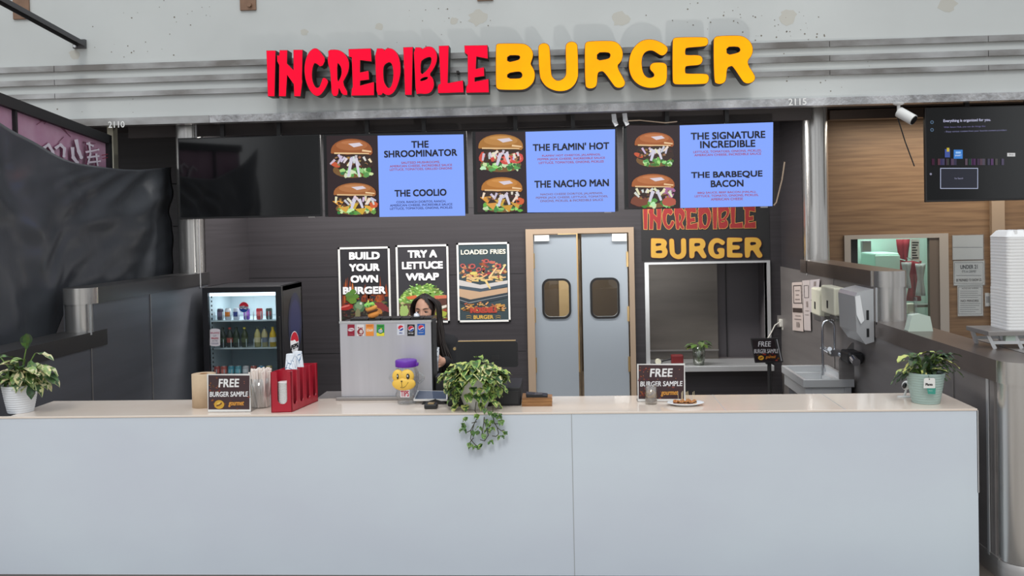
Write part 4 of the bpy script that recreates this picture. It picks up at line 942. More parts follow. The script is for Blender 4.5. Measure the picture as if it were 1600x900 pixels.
q = at(1203, 569, Y=YS + .02)
MB().tube([(q.x, YS + .05, .02), (q.x, YS + .05, q.z + .08)], .022, 12).build('pole', 'black', t); MB().lathe([(.16, 0), (.16, .02), (.03, .035)], (q.x, YS + .05, 0), 28, cap0=True, cap1=True).build('base', 'black', t)
MB().box(q.x - .04, q.x + .04, YS + .02, YS + .075, q.z, q.z + .06).build('clamp', 'black', t)

# ------------------------------------------------------------------ on the right ledge: card holder, rack with foam containers
zl = LEDGE
p = at(1436, 517, Z=zl)
t = thing('card_holder', 'small pale green plastic card holder on the right ledge', 'holder', p)
MB().prism([[(-.09, 0), (.09, 0), (.07, .11), (.0, .13), (-.06, .12)]], lambda x, z: p + Vector((x, -.03, z)), lambda x, z: p + Vector((x, .05, z))).build('holder', 'card_green', t, bevel=.006)
MB().box(p.x - .03, p.x - .01, p.y, p.y + .02, zl + .1, zl + .25).build('card', 'clear_plastic', t)
YK = 5.95
xk0 = at(1531, 530, Y=YK).x; xk1 = 3.15; zk = at(1560, 514, Y=YK).z
t = thing('counter_rack', 'low steel rack under the foam containers on the right ledge', 'rack', (xk0 + .2, YK, zl))
MB().box(xk0, xk1, YK - .12, YK + .2, zk - .03, zk).build('shelf_board', 'steel_panel', t, bevel=.003)
for x in (xk0 + .02, at(1577, 530, Y=YK).x, xk1 - .05):
    MB().bar((x, YK - .08, zk - .03), (x + .03, YK - .1, zl), .02, .02).bar((x, YK + .15, zk - .03), (x + .03, YK + .16, zl), .02, .02).build('leg', 'steel_bright', t)
for y_ in (YK - .1, YK + .15): MB().box(xk0 + .04, xk1 - .08, y_, y_ + .02, zl + .03, zl + .05).build('crossbar', 'steel_bright', t)
MB().box(xk0 + .12, xk0 + .18, YK - .09, YK - .05, zl + .05, zk - .03).build('clip', 'card_green', t)
# extra support so the rack stands beyond the ledge too
t2 = thing('side_table', 'steel side table beyond the right ledge under the rack end', 'table', (3.2, 5.95, 0))
MB().box(WR + .30, 3.7, 5.6, 6.35, zl - .04, zl - .001).build('table_top', 'steel_panel', t2)
for x in (WR + .34, 3.66):
    for y in (5.64, 6.31): MB().box(x - .02, x + .02, y - .02, y + .02, 0, zl - .04).build('leg', 'steel_panel', t2)
YFK = 5.86
xf0 = at(1574, 440, Y=YFK).x; xf1 = xf0 + .25; hf = .0205
nf = int((at(1574, 366, Y=YFK).z - zk) / hf); n1 = int(nf * .45)
first = None
for k in range(nf):
    loc = (xf0, YFK, zk + k * hf)
    lab = 'white foam container in the upper stack on the right ledge' if k >= n1 else 'white foam container in the lower stack on the right ledge'
    if first is None:
        first = thing('foam_container', lab, 'food container', loc, 'foam containers in the lower stack')
        rings = [rrect(xf0 + i_, xf1 - i_, YFK + i_, YFK + .25 - i_, .025, 4) for i_ in (.0012, 0, .001)]
        zs = (zk + .0004, zk + hf * .5, zk + hf * .985); m_ = len(rings[0])
        vs = [(x, y, zs[q_]) for q_ in range(3) for x, y in rings[q_]]
        fs = [(q_ * m_ + i, q_ * m_ + (i + 1) % m_, (q_ + 1) * m_ + (i + 1) % m_, (q_ + 1) * m_ + i) for q_ in range(2) for i in range(m_)]
        MB().add(vs, fs, 0, False).add(vs[:m_], [tuple(range(m_ - 1, -1, -1))]).add(vs[-m_:], [tuple(range(m_))]).build('tray', 'foam', first)
    else:
        copy_thing(first, (loc[0] + (.003 if k >= n1 else 0), loc[1], loc[2]), lab, 'foam containers in the upper stack' if k >= n1 else 'foam containers in the lower stack')
zt = zk + nf * hf
t = thing('foam_container', 'white foam container with a ridged lid, topmost of the stack on the right', 'food container', (xf0, YFK, zt))
mb = MB(); R0 = [rrect(xf0 + i_, xf1 - i_, YFK + i_, YFK + .25 - i_, .025, 4) for i_ in (.0, .025, .03)]; zs = (zt, zt + .035, zt + .04); m_ = len(R0[0])
vs = [(x, y, zs[q_]) for q_ in range(3) for x, y in R0[q_]]
mb.add(vs, [(q_ * m_ + i, q_ * m_ + (i + 1) % m_, (q_ + 1) * m_ + (i + 1) % m_, (q_ + 1) * m_ + i) for q_ in range(2) for i in range(m_)]).add(vs[-m_:], [tuple(range(m_))])
mb.build('lid', 'foam', t)
rb = MB()
for u in (.25, .5, .75): rb.box(xf0 + .25 * u - .008, xf0 + .25 * u + .008, YFK + .012, YFK + .235, zt + .02, zt + .043)
rb.build('lid_ridge', 'foam', t)

# ------------------------------------------------------------------ left side: hanging tarp, pink neighbour sign, strut, brackets
def planeV(p0, p1):
    p0, p1 = Vector(p0), Vector(p1); d = p1 - p0; n = Vector((d.y, -d.x, 0)).normalized()
    if n.x < 0: n = -n
    def f(px, py, l):
        r = RT * ((px - 800) / F) + UP * (-(py - PYC) / F) + FW; o = Vector((0, 0, EYE))
        return o + r * ((p0 - o).dot(n) / r.dot(n)) + n * l
    return f
sA, sB = at(0, 148, Y=6.8), at(170, 212, Y=8.86)
PV = planeV(sA, sB)
t = thing('neighbour_sign', 'pink sign with white brush characters in a black frame, half behind the tarp', 'sign', (sB.x, sB.y, 2.3))
def sgn(x, y, dz=0., l=0.): q = PV(x, y, l); return q
e0, e1 = PV(-60, 124, 0), PV(170, 212, 0)
zt0, zb0 = 3.15, 2.35
def slab(u0, u1, z0, z1, l0, l1, mb):
    a, b = e0.lerp(e1, u0), e0.lerp(e1, u1); d = (e1 - e0); n = Vector((d.y, -d.x, 0)).normalized(); n = n if n.x > 0 else -n
    vs = [Vector((p.x, p.y, z - zt0 + p.z)) + n * l for l in (l0, l1) for (p, z) in ((a, z0), (b, z0), (b, z1), (a, z1))]
    return mb.add(vs, [(3, 2, 1, 0), (4, 5, 6, 7), (0, 1, 5, 4), (1, 2, 6, 5), (2, 3, 7, 6), (3, 0, 4, 7)])
fb = MB(); slab(0, 1, zt0 - .09, zt0, -.06, .03, fb); slab(0, 1, zb0, zb0 + .09, -.06, .03, fb); slab(.975, 1, zb0, zt0, -.06, .03, fb)
fb.build('frame', 'black_matte', t)
pb = MB(); slab(0, .975, zb0 + .05, zt0 - .05, -.04, -.01, pb); mat('pink', (206, 168, 190), .5, var=((3, 3, 3), .12, (190, 140, 168))); pb.build('panel', 'pink', t)
mu = (PV(20, 180, 0) - e0).length / (e1 - e0).length
ub = MB(); slab(mu - .006, mu + .006, zb0, zt0, -.05, .02, ub); ub.build('mullion', 'black_matte', t)
A = Art(lambda x, y, l: PV(x, y, l + -.008), .0008)
for x0, y0, x1, y1 in ((63, 188, 92, 195), (92, 195, 112, 214), (100, 200, 106, 208), (58, 195, 66, 189), (74, 188, 70, 194), (130, 222, 150, 224), (100, 214, 92, 222)): A.stroke(x0, y0, x1, y1, 1.2, (128, 70, 96))
def glyph(strokes, wd):
    for pss in (1.5, 0):
        for s_ in strokes:
            for (a, b), (c, d) in zip(s_, s_[1:]): A.stroke(a, b, c, d, wd + pss, (150, 84, 116) if pss else (236, 226, 238)); A.ell(c, d, (wd + pss) / 2, (wd + pss) / 2, (150, 84, 116) if pss else (236, 226, 238), n=10)
glyph([[(66, 232), (74, 226), (80, 236), (84, 250)], [(84, 232), (92, 226), (98, 232), (97, 244)]], 5)
glyph([[(109, 230), (110, 246), (116, 254)], [(114, 218), (118, 236), (122, 246)]], 6)
glyph([[(128, 224), (138, 228)], [(132, 222), (134, 240), (130, 256)], [(126, 238), (146, 234)], [(128, 246), (146, 244)], [(130, 254), (148, 252)], [(142, 240), (144, 258)]], 3.4)
A.stroke(150, 243, 160, 241, 1.4, (150, 40, 60)); A.stroke(151, 248, 160, 246, 1.4, (150, 40, 60))
A.build('lettering', 'print', t)
a = at(172, 240, Y=9.55); b = at(181, 240, Y=9.55)
struct('trim_9', MB().box(a.x, b.x, 9.5, 9.6, 0, ZF + .1), 'cream', label='pale upright jamb of the neighbouring stall')

# tarp: hangs from the far column towards the viewer, its top edge sagging
def catm(P, u):
    n = len(P) - 1; x = min(max(u, 0), .9999) * n; i = int(x); f = x - i
    p0, p1, p2, p3 = P[max(i - 1, 0)], P[i], P[i + 1], P[min(i + 2, n)]
    return tuple(.5 * ((2 * b) + (-a + c) * f + (2 * a - 5 * b + 4 * c - d) * f * f + (-a + 3 * b - 3 * c + d) * f ** 3) for a, b, c, d in zip(p0, p1, p2, p3))
top = [(-90, 110), (0, 187), (60, 222), (110, 250), (160, 260), (215, 265), (272, 261)]
ys = [5.9, 6.45, 7.0, 7.55, 8.15, 8.75, 9.36]
nu, nv = 90, 60; vs = []
for i in range(nu + 1):
    u = i / nu; px, py = catm(top, u); (yy,) = catm([(y,) for y in ys], u)
    p = at(px, py, X=-4.22); yy = p.y
    zb_ = (1.34 if yy < 7.1 else 1.34 + min(1, (yy - 7.1) / .35) * .40) - .16
    for j in range(nv + 1):
        v = j / nv; z = p.z + (zb_ - p.z) * v
        fan = math.sin((u * 5.5 + (1 - v) * .9) * 6) * .018 * (1 - u) + math.sin((u - 1.02) / (.12 + .5 * v) * 9) * .035 * math.exp(-((1 - u) / .35) ** 2)
        fold = .06 * math.exp(-(((v - .22 - .25 * math.sin(u * PI)) / .07) ** 2)) * (u > .1)
        nn = noise.noise(Vector((u * 5, v * 4, .3))) * .05 + noise.noise(Vector((u * 13 + v * 5, v * 9 - u * 4, 2.3))) * .016
        vs.append((p.x - .03 + (fan + fold * .5 + nn) * min(1, v * 6), yy, z))
fs = [(i * (nv + 1) + j, i * (nv + 1) + j + 1, (i + 1) * (nv + 1) + j + 1, (i + 1) * (nv + 1) + j) for i in range(nu) for j in range(nv)]
t = thing('tarp', 'black plastic sheet hung across the left side beyond the low partition', 'tarp', (-4.22, 7.6, 1.3))
o = MB().add(vs, fs, 0, True).build('sheet', 'tarp', t)
s_ = o.modifiers.new('solid', 'SOLIDIFY'); s_.thickness = .004
tie = MB()
for z in (2.66, 2.2): tie.tube([(-4.24, p.y - .02, z), (-4.2, 9.5, z), (-4.08, 9.38, z)], .008, 6)
tie.build('tie', 'black_matte', t)

p0 = at(-70, -42, Y=7.4); p1 = at(127, 66, Y=YF - .03)
t = thing('roof_strut', 'slotted grey metal strut running up from the bulkhead at top left', 'strut', p1)
dv = (p1 - p0).normalized(); st = MB(); sd = dv.cross(Vector((0, 0, 1))).normalized(); uu = sd.cross(dv)
st.bar(p0, p1, .085, .008)
for s_ in (-1, 1): st.bar(p0 + sd * s_ * .04 - uu * .02, p1 + sd * s_ * .04 - uu * .02, .008, .045)
st.build('channel', 'strut_grey', t)
sl = MB()
for k in (.5, .66, .8, .92): q = p0.lerp(p1, k); sl.bar(q - dv * .04 + uu * .005 - Vector((0, .003, 0)), q + dv * .04 + uu * .005 - Vector((0, .003, 0)), .016, .004)
for k in (.45, .62, .85): q = p0.lerp(p1, k) + sd * -.0445; sl.bar(q - dv * .06 - uu * .02, q + dv * .06 - uu * .02, .002, .014)
sl.build('slot', 'steel_bright', t)
MB().box(p1.x - .09, p1.x + .04, YF - .035, YF, p1.z - .06, p1.z + .03).build('foot_plate', 'strut_grey', t, bevel=.003)
MB().tube([(p1.x - .06, YF - .035, p1.z - .04), (p1.x - .06, YF - .055, p1.z - .04)], .016, 12).build('bolt', 'steel_bright', t)
for px0, px1, py, lab in ((22, 47.5, 31, 'brown metal bracket behind the strut at top left'), (376, 401, 17, 'brown metal bracket on the bulkhead above the letter I'), (746, 771, 2, 'brown metal bracket on the bulkhead above the middle of the red and yellow words')):
    a, b = at(px0, py, Y=YF), at(px1, py, Y=YF)
    t = thing('wall_bracket', lab, 'bracket', ((a.x + b.x) / 2, YF, a.z), 'brown brackets on the bulkhead')
    MB().box(a.x, b.x, YF - .02, YF, a.z, a.z + .5).build('plate', 'copper', t, bevel=.004)
    for k in (.05, .3): MB().tube([((a.x + b.x) / 2 + .02, YF - .02, a.z + k), ((a.x + b.x) / 2 + .02, YF - .045, a.z + k)], .024, 6).build('bolt', 'copper', t)

# ------------------------------------------------------------------ drinks cooler
YC = 9.0
cx0, cx1 = at(317.5, 520, Y=YC).x, at(441, 520, Y=YC).x; cz1 = (at(317, 450, Y=YC).z + at(440, 446, Y=YC).z) / 2; cyb = 9.72
t = thing('drinks_cooler', 'tall black glass door drinks cooler by the left partition', 'cooler', ((cx0 + cx1) / 2, YC, 0))
gx0, gx1 = at(326, 520, Y=YC).x, at(432, 520, Y=YC).x; gz1, gz0 = at(380, 457, Y=YC).z, .25
cb_ = MB().box(cx0, cx1, cyb - .04, cyb, .05, cz1).box(cx0, cx0 + .035, YC + .05, cyb, .05, cz1).box(cx1 - .035, cx1, YC + .05, cyb, .05, cz1).box(cx0, cx1, YC + .05, cyb, cz1 - .06, cz1).box(cx0, cx1, YC + .05, cyb, 0, .25)
cab = cb_.build('cabinet', 'cooler_black', t, bevel=.006)
MB().box(cx0 + .036, cx1 - .036, cyb - .06, cyb - .041, .25, cz1 - .061).box(cx0 + .036, cx0 + .045, YC + .06, cyb - .06, .25, cz1 - .061).box(cx1 - .045, cx1 - .036, YC + .06, cyb - .06, .25, cz1 - .061).build('lining', 'cooler_inner', t)
dfm = MB().prism([rect(cx0, cx1, .2, cz1 - .005), rect(gx0, gx1, gz0, gz1)], lambda x, z: Vector((x, YC, z)), lambda x, z: Vector((x, YC + .045, z)))
dfr = dfm.build('door_frame', 'cooler_black', t, bevel=.003)
MB().box(gx0, gx1, YC + .015, YC + .02, gz0, gz1).build('door_glass', 'glass', dfr)
MB().box(cx1 - .03, cx1 - .012, YC - .03, YC, .55, 1.25).build('handle', 'black', dfr, bevel=.005)
MB().box(cx0 + .05, cx1 - .05, YC + .07, YC + .1, cz1 - .1, cz1 - .065).build('light_tube', 'cooler_light', t)
mb = MB()
for k in range(26): mb.box(gx0 + .006, gx0 + .016, YC + .07, YC + .075, .32 + k * .045, .34 + k * .045)
mb.build('shelf_track', 'black', t)
shz = [at(380, 500, Y=YC + .12).z, at(380, 543, Y=YC + .12).z, at(380, 590, Y=YC + .12).z]
for z in shz:
    s_ = MB().box(cx0 + .046, cx1 - .046, YC + .1, cyb - .061, z - .012, z).build('shelf', 'shelf_white', t)
    mb = MB()
    for k in range(9): x = gx0 + .03 + k * (gx1 - gx0 - .06) / 8; mb.box(x - .003, x + .003, YC + .1, YC + .11, z, z + .09)
    mb.build('divider', 'shelf_white', s_); MB().box(cx0 + .046, cx1 - .046, YC + .098, YC + .102, z, z + .055).build('front_rail', 'clear_plastic', s_)
PB = planeY(YC + .0145)
def globe(A, cx, cy, rx, ry, top=(190, 30, 50), bot=(24, 66, 150), mid=(236, 236, 240), txt=True, tc_=(24, 40, 90)):
    A.ell(cx, cy, rx * 1.06, ry * 1.06, (220, 220, 226), n=28)
    A.ell(cx, cy, rx, ry, mid, n=28)
    A.poly([(cx + rx * math.cos(a), cy - ry * math.sin(a)) for a in [PI * .06 + k * PI * .88 / 14 for k in range(15)]] + [(cx - rx * .5, cy - ry * .2), (cx, cy - ry * .28), (cx + rx * .5, cy - ry * .08)], top)
    A.poly([(cx + rx * math.cos(a), cy + ry * math.sin(a)) for a in [PI * .94 - k * PI * .88 / 14 for k in range(15)]][::-1] + [(cx - rx * .5, cy + ry * .36), (cx, cy + ry * .28), (cx + rx * .5, cy + ry * .42)], bot)
    if txt: A.text('PEPSI', cx, cy + ry * .08, rx * 1.7, ry * .5, tc_, .03)
A = Art(PB); globe(A, 381, 480, 7.5, 8, txt=True); A.build('logo_sticker', 'print', dfr)
A = Art(PB); A.rect(328, 515.5, 344, 539, (222, 214, 220)); A.ell(336, 515.5, 8, 2, (222, 214, 220)); A.ell(336, 539, 8, 2, (222, 214, 220))
A.text('BALANCE', 336, 520, 14, 2.6, (180, 60, 100), .02); A.text('LOT', 336, 524.5, 5, 2.2, (90, 90, 110)); A.text('PRIZES', 336, 528.5, 11, 2.6, (190, 50, 80), .02); A.text('IN THE', 336, 532.5, 8, 2, (90, 90, 110)); A.text('COOLER', 336, 536.5, 11, 2.2, (90, 90, 130)); A.build('price_sticker', 'print', dfr)
xs_ = cx1 + .0015
A = Art(lambda x, y, l: at(x, y, X=cx1 + .002) + Vector((l, 0, 0)), .0006)
A.ell(461, 505, 10.5, 48, (38, 42, 66), n=30); A.ell(461, 500, 8, 32, (44, 48, 84), n=30)
globe(A, 460, 535.5, 6.2, 17, bot=(220, 222, 228), tc_=(20, 20, 30), txt=False); A.text('PEPSI', 460, 541, 11, 8, (24, 24, 34), .03)
A.build('side_logo', 'print', t)
lamp('cooler_lamp', 'AREA', ((cx0 + cx1) / 2, YC + .3, cz1 - .07), ((cx0 + cx1) / 2, YC + .32, 0), 3.2, (.9, .97, 1), .5, .3)
# drinks in the cooler, each its own thing
def can(label, x, y, z, col, col2, group, first={}):
    t = thing('drink_can', label, 'can', (x, y, z), group)
    MB().lathe([(.026, 0), (.031, .006), (.033, .012), (.033, .104), (.027, .116)], (x, y, z), 20, 0, col).build('body', 'print_gloss', t)
    MB().lathe([(.027, .116), (.028, .12), (.024, .119), (.0, .117)], (x, y, z), 20).build('lid', 'can_silver', t)
    A = MB()
    n = 9; A.add([(x + .0335 * math.sin(a), y - .0335 * math.cos(a), z + q) for q in (.035, .085) for a in [(-1 + 2 * k / n) for k in range(n + 1)]], [(k, k + 1, n + 2 + k, n + 1 + k) for k in range(n)], 0, True, col2); A.build('label', 'print_gloss', t)
    return t
cols = [((70, 60, 84), (120, 104, 130), 'dark purple'), ((226, 226, 230), (230, 130, 40), 'white and orange'), ((210, 214, 224), (50, 70, 140), 'white and blue'), ((110, 60, 170), (190, 130, 220), 'purple'), ((206, 40, 50), (240, 120, 120), 'red'), ((80, 90, 80), (150, 70, 70), 'dark green')]
xsp = [at(px, 490, Y=YC + .2).x for px in (346, 358, 371, 387, 407, 422)]
posn = ['first from the left', 'second from the left', 'third from the left', 'fourth from the left', 'fifth from the left', 'at the right end']
for k in range(6):
    can('%s drink can %s on the top cooler shelf' % (cols[k][2], posn[k]), xsp[k], YC + .17, shz[0], cols[k][0], cols[k][1], 'cans on the top cooler shelf')
def bottle(label, x, y, z, liquid, capc, lab, group, lying=False):
    t = thing('drink_bottle', label, 'bottle', (x, y, z), group)
    pr = [(.0, .002), (.03, .0), (.034, .01), (.034, .12), (.03, .14), (.014, .175), (.0135, .19)]
    MB().lathe(pr, (x, y, z), 18, 0, liquid).build('body', 'print_gloss', t); MB().lathe([(.0155, .188), (.0155, .206), (.0, .206)], (x, y, z), 14, 0, capc).build('cap', 'print', t); MB().lathe([(.0346, .05), (.0346, .1)], (x, y, z), 18, 0, lab).build('label', 'print', t)
    return t
bc = [((40, 50, 40), (30, 30, 30), (60, 80, 60), 'dark green'), ((44, 52, 44), (190, 60, 60), (176, 90, 80), 'dark'), ((46, 60, 44), (40, 50, 40), (70, 86, 64), 'olive'), ((60, 70, 44), (206, 190, 60), (90, 100, 70), 'yellow capped green'), ((190, 180, 120), (70, 80, 70), (214, 206, 170), 'pale yellow'), ((196, 186, 140), (60, 70, 90), (120, 130, 150), 'pale tea coloured'), ((230, 190, 50), (220, 190, 60), (232, 232, 230), 'bright yellow')]
for k, px in enumerate((350, 361, 371, 384, 404, 415, 428)):
    bottle('%s bottle %s on the middle cooler shelf' % (bc[k][3], (posn[:5] + ['sixth from the left', 'at the right end'])[k]), at(px, 530, Y=YC + .2).x, YC + .17, shz[1], bc[k][0], bc[k][1], bc[k][2], 'bottles on the middle cooler shelf')
for k, px in enumerate((341, 352, 363, 374, 386, 398, 410, 422)):
    c = [(176, 70, 66), (190, 90, 80), (70, 150, 170), (90, 160, 176), (200, 200, 204), (176, 96, 84), (70, 140, 176), (210, 190, 130)][k]
    can('%s drink can %s in the bottom cooler row' % (['red', 'pale red', 'teal', 'light teal', 'silver', 'rust red', 'blue', 'tan'][k], (posn[:5] + ['sixth from the left', 'seventh from the left', 'at the right end'])[k]), at(px, 575, Y=YC + .2).x, YC + .17, shz[2], c, tuple(min(255, v + 50) for v in c), 'cans in the bottom cooler row')

# ------------------------------------------------------------------ soda tower with its labels, toy and bell
YM = 5.87
mx0, mx1 = at(532, 560, Y=YM).x, at(674.5, 560, Y=YM).x; mz1 = (at(532, 502, Y=YM).z + at(673, 501, Y=YM).z) / 2
bx0, bx1 = at(524.5, 620, Y=YM - .03).x, at(680, 620, Y=YM - .03).x
t = thing('soda_tower', 'brushed steel back of a soda dispenser with a row of flavour labels', 'dispenser', ((mx0 + mx1) / 2, YM, CZ))
MB().box(bx0, bx1, YM - .03, YM + .22, CZ, CZ + .022).build('base_tray', 'steel_panel', t, bevel=.004)
MB().box(mx0, mx1, YM, YM + .012, CZ + .022, mz1).build('back_panel', 'soda_steel' if 'soda_steel' in M else 'steel_panel', t, bevel=.002)
MB().box(mx0 + .004, mx1 + .008, YM + .012, YM + .2, CZ + .022, mz1 - .005).build('body', 'black', t, bevel=.006)
MB().box(mx0 - .003, mx1 + .003, YM - .003, YM + .02, mz1 - .012, mz1 + .001).build('top_trim', 'steel_bright', t)
tl = MB()
xm = [545, 574, 593, 609, 624, 640, 660, 674]
for i in range(len(xm) - 1): tl.box(at(xm[i] + .6, 500, Y=YM).x, at(xm[i + 1] - .6, 500, Y=YM).x, YM + .03, YM + .18, mz1 - .004, mz1 + .014)
tl.build('lid_panel', 'black_gloss', t)
Pm = planeY(YM - .0008)
labels = [(543, 507, 554, 525, (150, 24, 52), 'dr'), (557.5, 507, 569, 525, (232, 228, 228), 'mug'), (571.5, 506.5, 584, 525, (242, 146, 60), 'or'), (588.5, 507, 600.5, 525, (46, 158, 64), 'li'), (620.5, 506.5, 632, 523.5, (222, 226, 236), 'd'), (636.5, 507, 648, 525, (24, 24, 28), 'z'), (652, 506, 664, 523.5, (26, 96, 184), 'p')]
for (x0, y0, x1, y1, c, kd) in labels:
    A = Art(Pm, .0002); cx, cy = (x0 + x1) / 2, (y0 + y1) / 2; A.rect(x0, y0, x1, y1, c)
    if kd == 'dr': A.ell(cx, cy - 1, 5, 2.6, (226, 216, 222), rot=-.15); A.text('Dr Pepper', cx, cy - 1, 8, 2.2, (150, 24, 52), .02); A.rect(x0 + 2, y1 - 3, x1 - 2, y1 - 2.4, (190, 90, 100))
    if kd == 'mug': A.ell(cx, cy + 3, 5, 6, (150, 40, 50), jag=.1); A.text('Root', cx, cy - 4, 8, 2.6, (170, 30, 50), .02); A.ell(cx + 1, cy + 2, 2.6, 3, (220, 200, 196), jag=.2); A.rect(x0 + 2, y1 - 3, x1 - 2, y1 - 2, (220, 200, 196))
    if kd == 'or': A.rect(x0, cy - 3, x1, cy + 3, (246, 170, 90)); A.text('Crush', cx, cy, 9.5, 4, (244, 238, 230), .03, .2); A.rect(x0 + 2, y0 + 2, x1 - 2, y0 + 3, (200, 110, 40))
    if kd == 'li': A.rect(x0, y1 - 5, x1, y1, (240, 226, 60)); A.ell(cx, cy + 1, 4.6, 4.6, (60, 120, 90)); A.ell(cx, cy + 1, 3.4, 2.6, (200, 220, 226)); A.ell(cx + 1, cy - 2, 1.2, 1.2, (240, 226, 60)); A.text('Starry', cx, cy + 1, 5.6, 1.8, (40, 70, 120), .02); A.rect(x0 + 2, y0 + 2, x1 - 2, y0 + 3, (30, 100, 50))
    if kd in 'dzp':
        A.ell(cx, cy - 2.5, 4.6, 4.6, (240, 240, 244), n=24)
        r_ = 4.3
        A.poly([(cx + r_ * math.cos(a), cy - 2.5 - r_ * math.sin(a)) for a in [.35 + k * 2.9 / 12 for k in range(13)]] + [(cx - 2.6, cy - .2), (cx + .8, cy - 3.2)], (214, 40, 62))
        A.poly([(cx + r_ * math.cos(a), cy - 2.5 - r_ * math.sin(a)) for a in [-.15 - k * 2.2 / 12 for k in range(13)]] + [(cx - .4, cy - .4), (cx + 2.6, cy - 2.4)], (36, 76, 160))
        A.text({'d': 'diet', 'z': 'zero sugar', 'p': 'pepsi'}[kd], cx, cy + 5, {'d': 5, 'z': 8, 'p': 7}[kd], 2.4, (40, 76, 160) if kd == 'd' else (232, 232, 236), .02)
    nm_ = {'dr': 'dark red flavour label', 'mug': 'white and brown flavour label', 'or': 'orange flavour label', 'li': 'green and yellow flavour label', 'd': 'white flavour label', 'z': 'black flavour label', 'p': 'blue flavour label'}[kd]
    A.build('flavour_label', 'print_gloss', t, label=nm_)
zt = mz1 + .014
def r3(c, rx): return c
p = at(582, 497, Y=YM + .06); p.z = zt
t = thing('burger_toy', 'small plush burger with green hair sitting on the soda tower', 'toy', p)
q = p + Vector((0, 0, .0)); tilt = Matrix.Rotation(-.28, 3, 'Y')
sc_ = .040
MB().ball(q + Vector((.008, 0, .024)), (.040, .036, .024), 20, 0, (232, 150, 72), tilt).build('bun_base', 'plush', t)
MB().ball(q + Vector((.0, -.002, .046)), (.041, .036, .010), 20, 0, (84, 52, 36), tilt).build('patty', 'plush', t)
MB().ball(q + Vector((-.006, 0, .066)), (.041, .037, .024), 20, 0, (238, 166, 84), tilt).build('bun_top', 'plush', t)
gb = MB()
for k in range(26):
    a = k * 2.4; r_ = .03 * math.sqrt(k / 26); gb.ball(q + Vector((-.013 + r_ * math.cos(a), r_ * math.sin(a) - .006, .088 + random.uniform(-.006, .01))), random.uniform(.008, .013), 8, 0, jit((150, 214, 110), 14))
gb.ball(q + Vector((-.026, 0, .108)), (.006, .006, .014), 8, 0, (214, 216, 110))
gb.build('hair', 'plush', t)
for s_ in (-1, 1): MB().ball(q + Vector((-.013 + s_ * .012, -.036, .086)), .0042, 10, 0, (20, 20, 22)).build('eye', 'plush', t)
p = at(651, 499, Y=YM + .06); p.z = zt
t = thing('counter_bell', 'small silver counter bell on top of the soda tower', 'bell', p)
MB().lathe([(.027, 0), (.027, .006), (.02, .008)], p, 24, cap0=True).build('base', 'black', t); MB().lathe([(.025, .008), (.024, .016), (.017, .026), (.006, .031), (.0, .0315)], p, 28).build('dome', 'chrome', t); MB().lathe([(.004, .031), (.004, .037), (.0, .038)], p, 12).build('button', 'chrome', t)

# ------------------------------------------------------------------ things on the counter
def on(px, py, back=0.): p = at(px, py, Z=CZ); return Vector((p.x * (p.y + back) / p.y, p.y + back, p.z))
# sample sign holders
def sample_sign(label, x0, y0, x1, y1, Y, lean, sp):
    a, d = at(x0, y0, Y=Y), at(x1, y1, Y=Y)
    t = thing('sign_holder', label, 'sign', ((a.x + d.x) / 2, Y, CZ), None)
    MB().box(a.x - .003, d.x + .003, Y, Y + .004, CZ, a.z).box(a.x - .003, d.x + .003, Y - .0, Y + .09, CZ, CZ + .003).build('clear_holder', 'acrylic', t)
    MB().box(a.x, d.x, Y - .0015, Y - .0002, CZ + .003, a.z - .003).build('card', 'plastic_white', t)
    A = Art(planeY(Y - .0017), .00015)
    W, H = x1 - x0, y1 - y0; q = lambda u, v: (x0 + W * u, y0 + H * v)
    A.poly([q(.03, .035), q(.97, .045), q(.97, .93), q(.03, .93)], (66, 46, 50))
    for i in range(40):
        u, v = random.choice([(random.uniform(.04, .25), random.uniform(.65, .9)), (random.uniform(.04, .96), random.uniform(.55, .92)), (random.uniform(.04, .3), random.uniform(.1, .5))])
        A.ell(*q(u, v), W * random.uniform(.01, .035), H * random.uniform(.01, .03), jit(random.choice([(92, 44, 38), (120, 56, 40), (76, 46, 46), (150, 80, 50)]), 14), jag=.35, n=7, lift=i % 8 == 0)
    for i in range(9): A.ell(*q(random.uniform(.06, .94), random.uniform(.08, .5)), W * .009, W * .009, jit((180, 110, 80), 20), n=7, lift=False)
    A.text('FREE', *q(.5, .24), W * .48, H * .22, (240, 240, 240), .03, .12, 1.05); A.text('BURGER SAMPLE', *q(.5, .53), W * .88, H * .135, (236, 236, 238), .025, .12)
    A.ell(*q(.28, .8), W * .115, H * .115, (206, 160, 56)); A.ell(*q(.28, .8), W * .075, H * .03, (116, 70, 34), rot=-.5); A.ell(*q(.27, .77), W * .05, H * .025, (226, 190, 96), rot=-.5)
    A.text('gourmet', *q(.67, .79), W * .36, H * .15, (226, 160, 70), .02, .3)
    A.build('print', 'print', t)
Y1 = on(355, 644).y
sample_sign('FREE BURGER SAMPLE card in a clear holder at the left of the counter', 323.5, 584, 392, 644, Y1, 0, 0)
Y2 = on(1035, 627.5).y
sample_sign('FREE BURGER SAMPLE card in a clear holder at the right of the counter', 995.5, 568, 1071, 627.5, Y2, 0, 0)
# paper towel roll
p = on(313, 636); r_ = 17 * p.y / F
t = thing('paper_roll', 'brown paper towel roll standing behind the left sample sign', 'paper roll', p + Vector((.02, 0, 0)))
q = p + Vector((.02, .02, 0)); hh = (636 - 583) * p.y / F
MB().lathe([(r_ * .35, 0), (r_ * 1.1, 0), (r_ * 1.1, hh), (r_ * .35, hh), (r_ * .35, 0)], q, 40).build('roll', 'kraft', t)
MB().lathe([(r_ * .35, .002), (r_ * .35, hh + .001), (r_ * .31, hh + .001), (r_ * .31, .002)], q, 24).build('core', 'board', t)
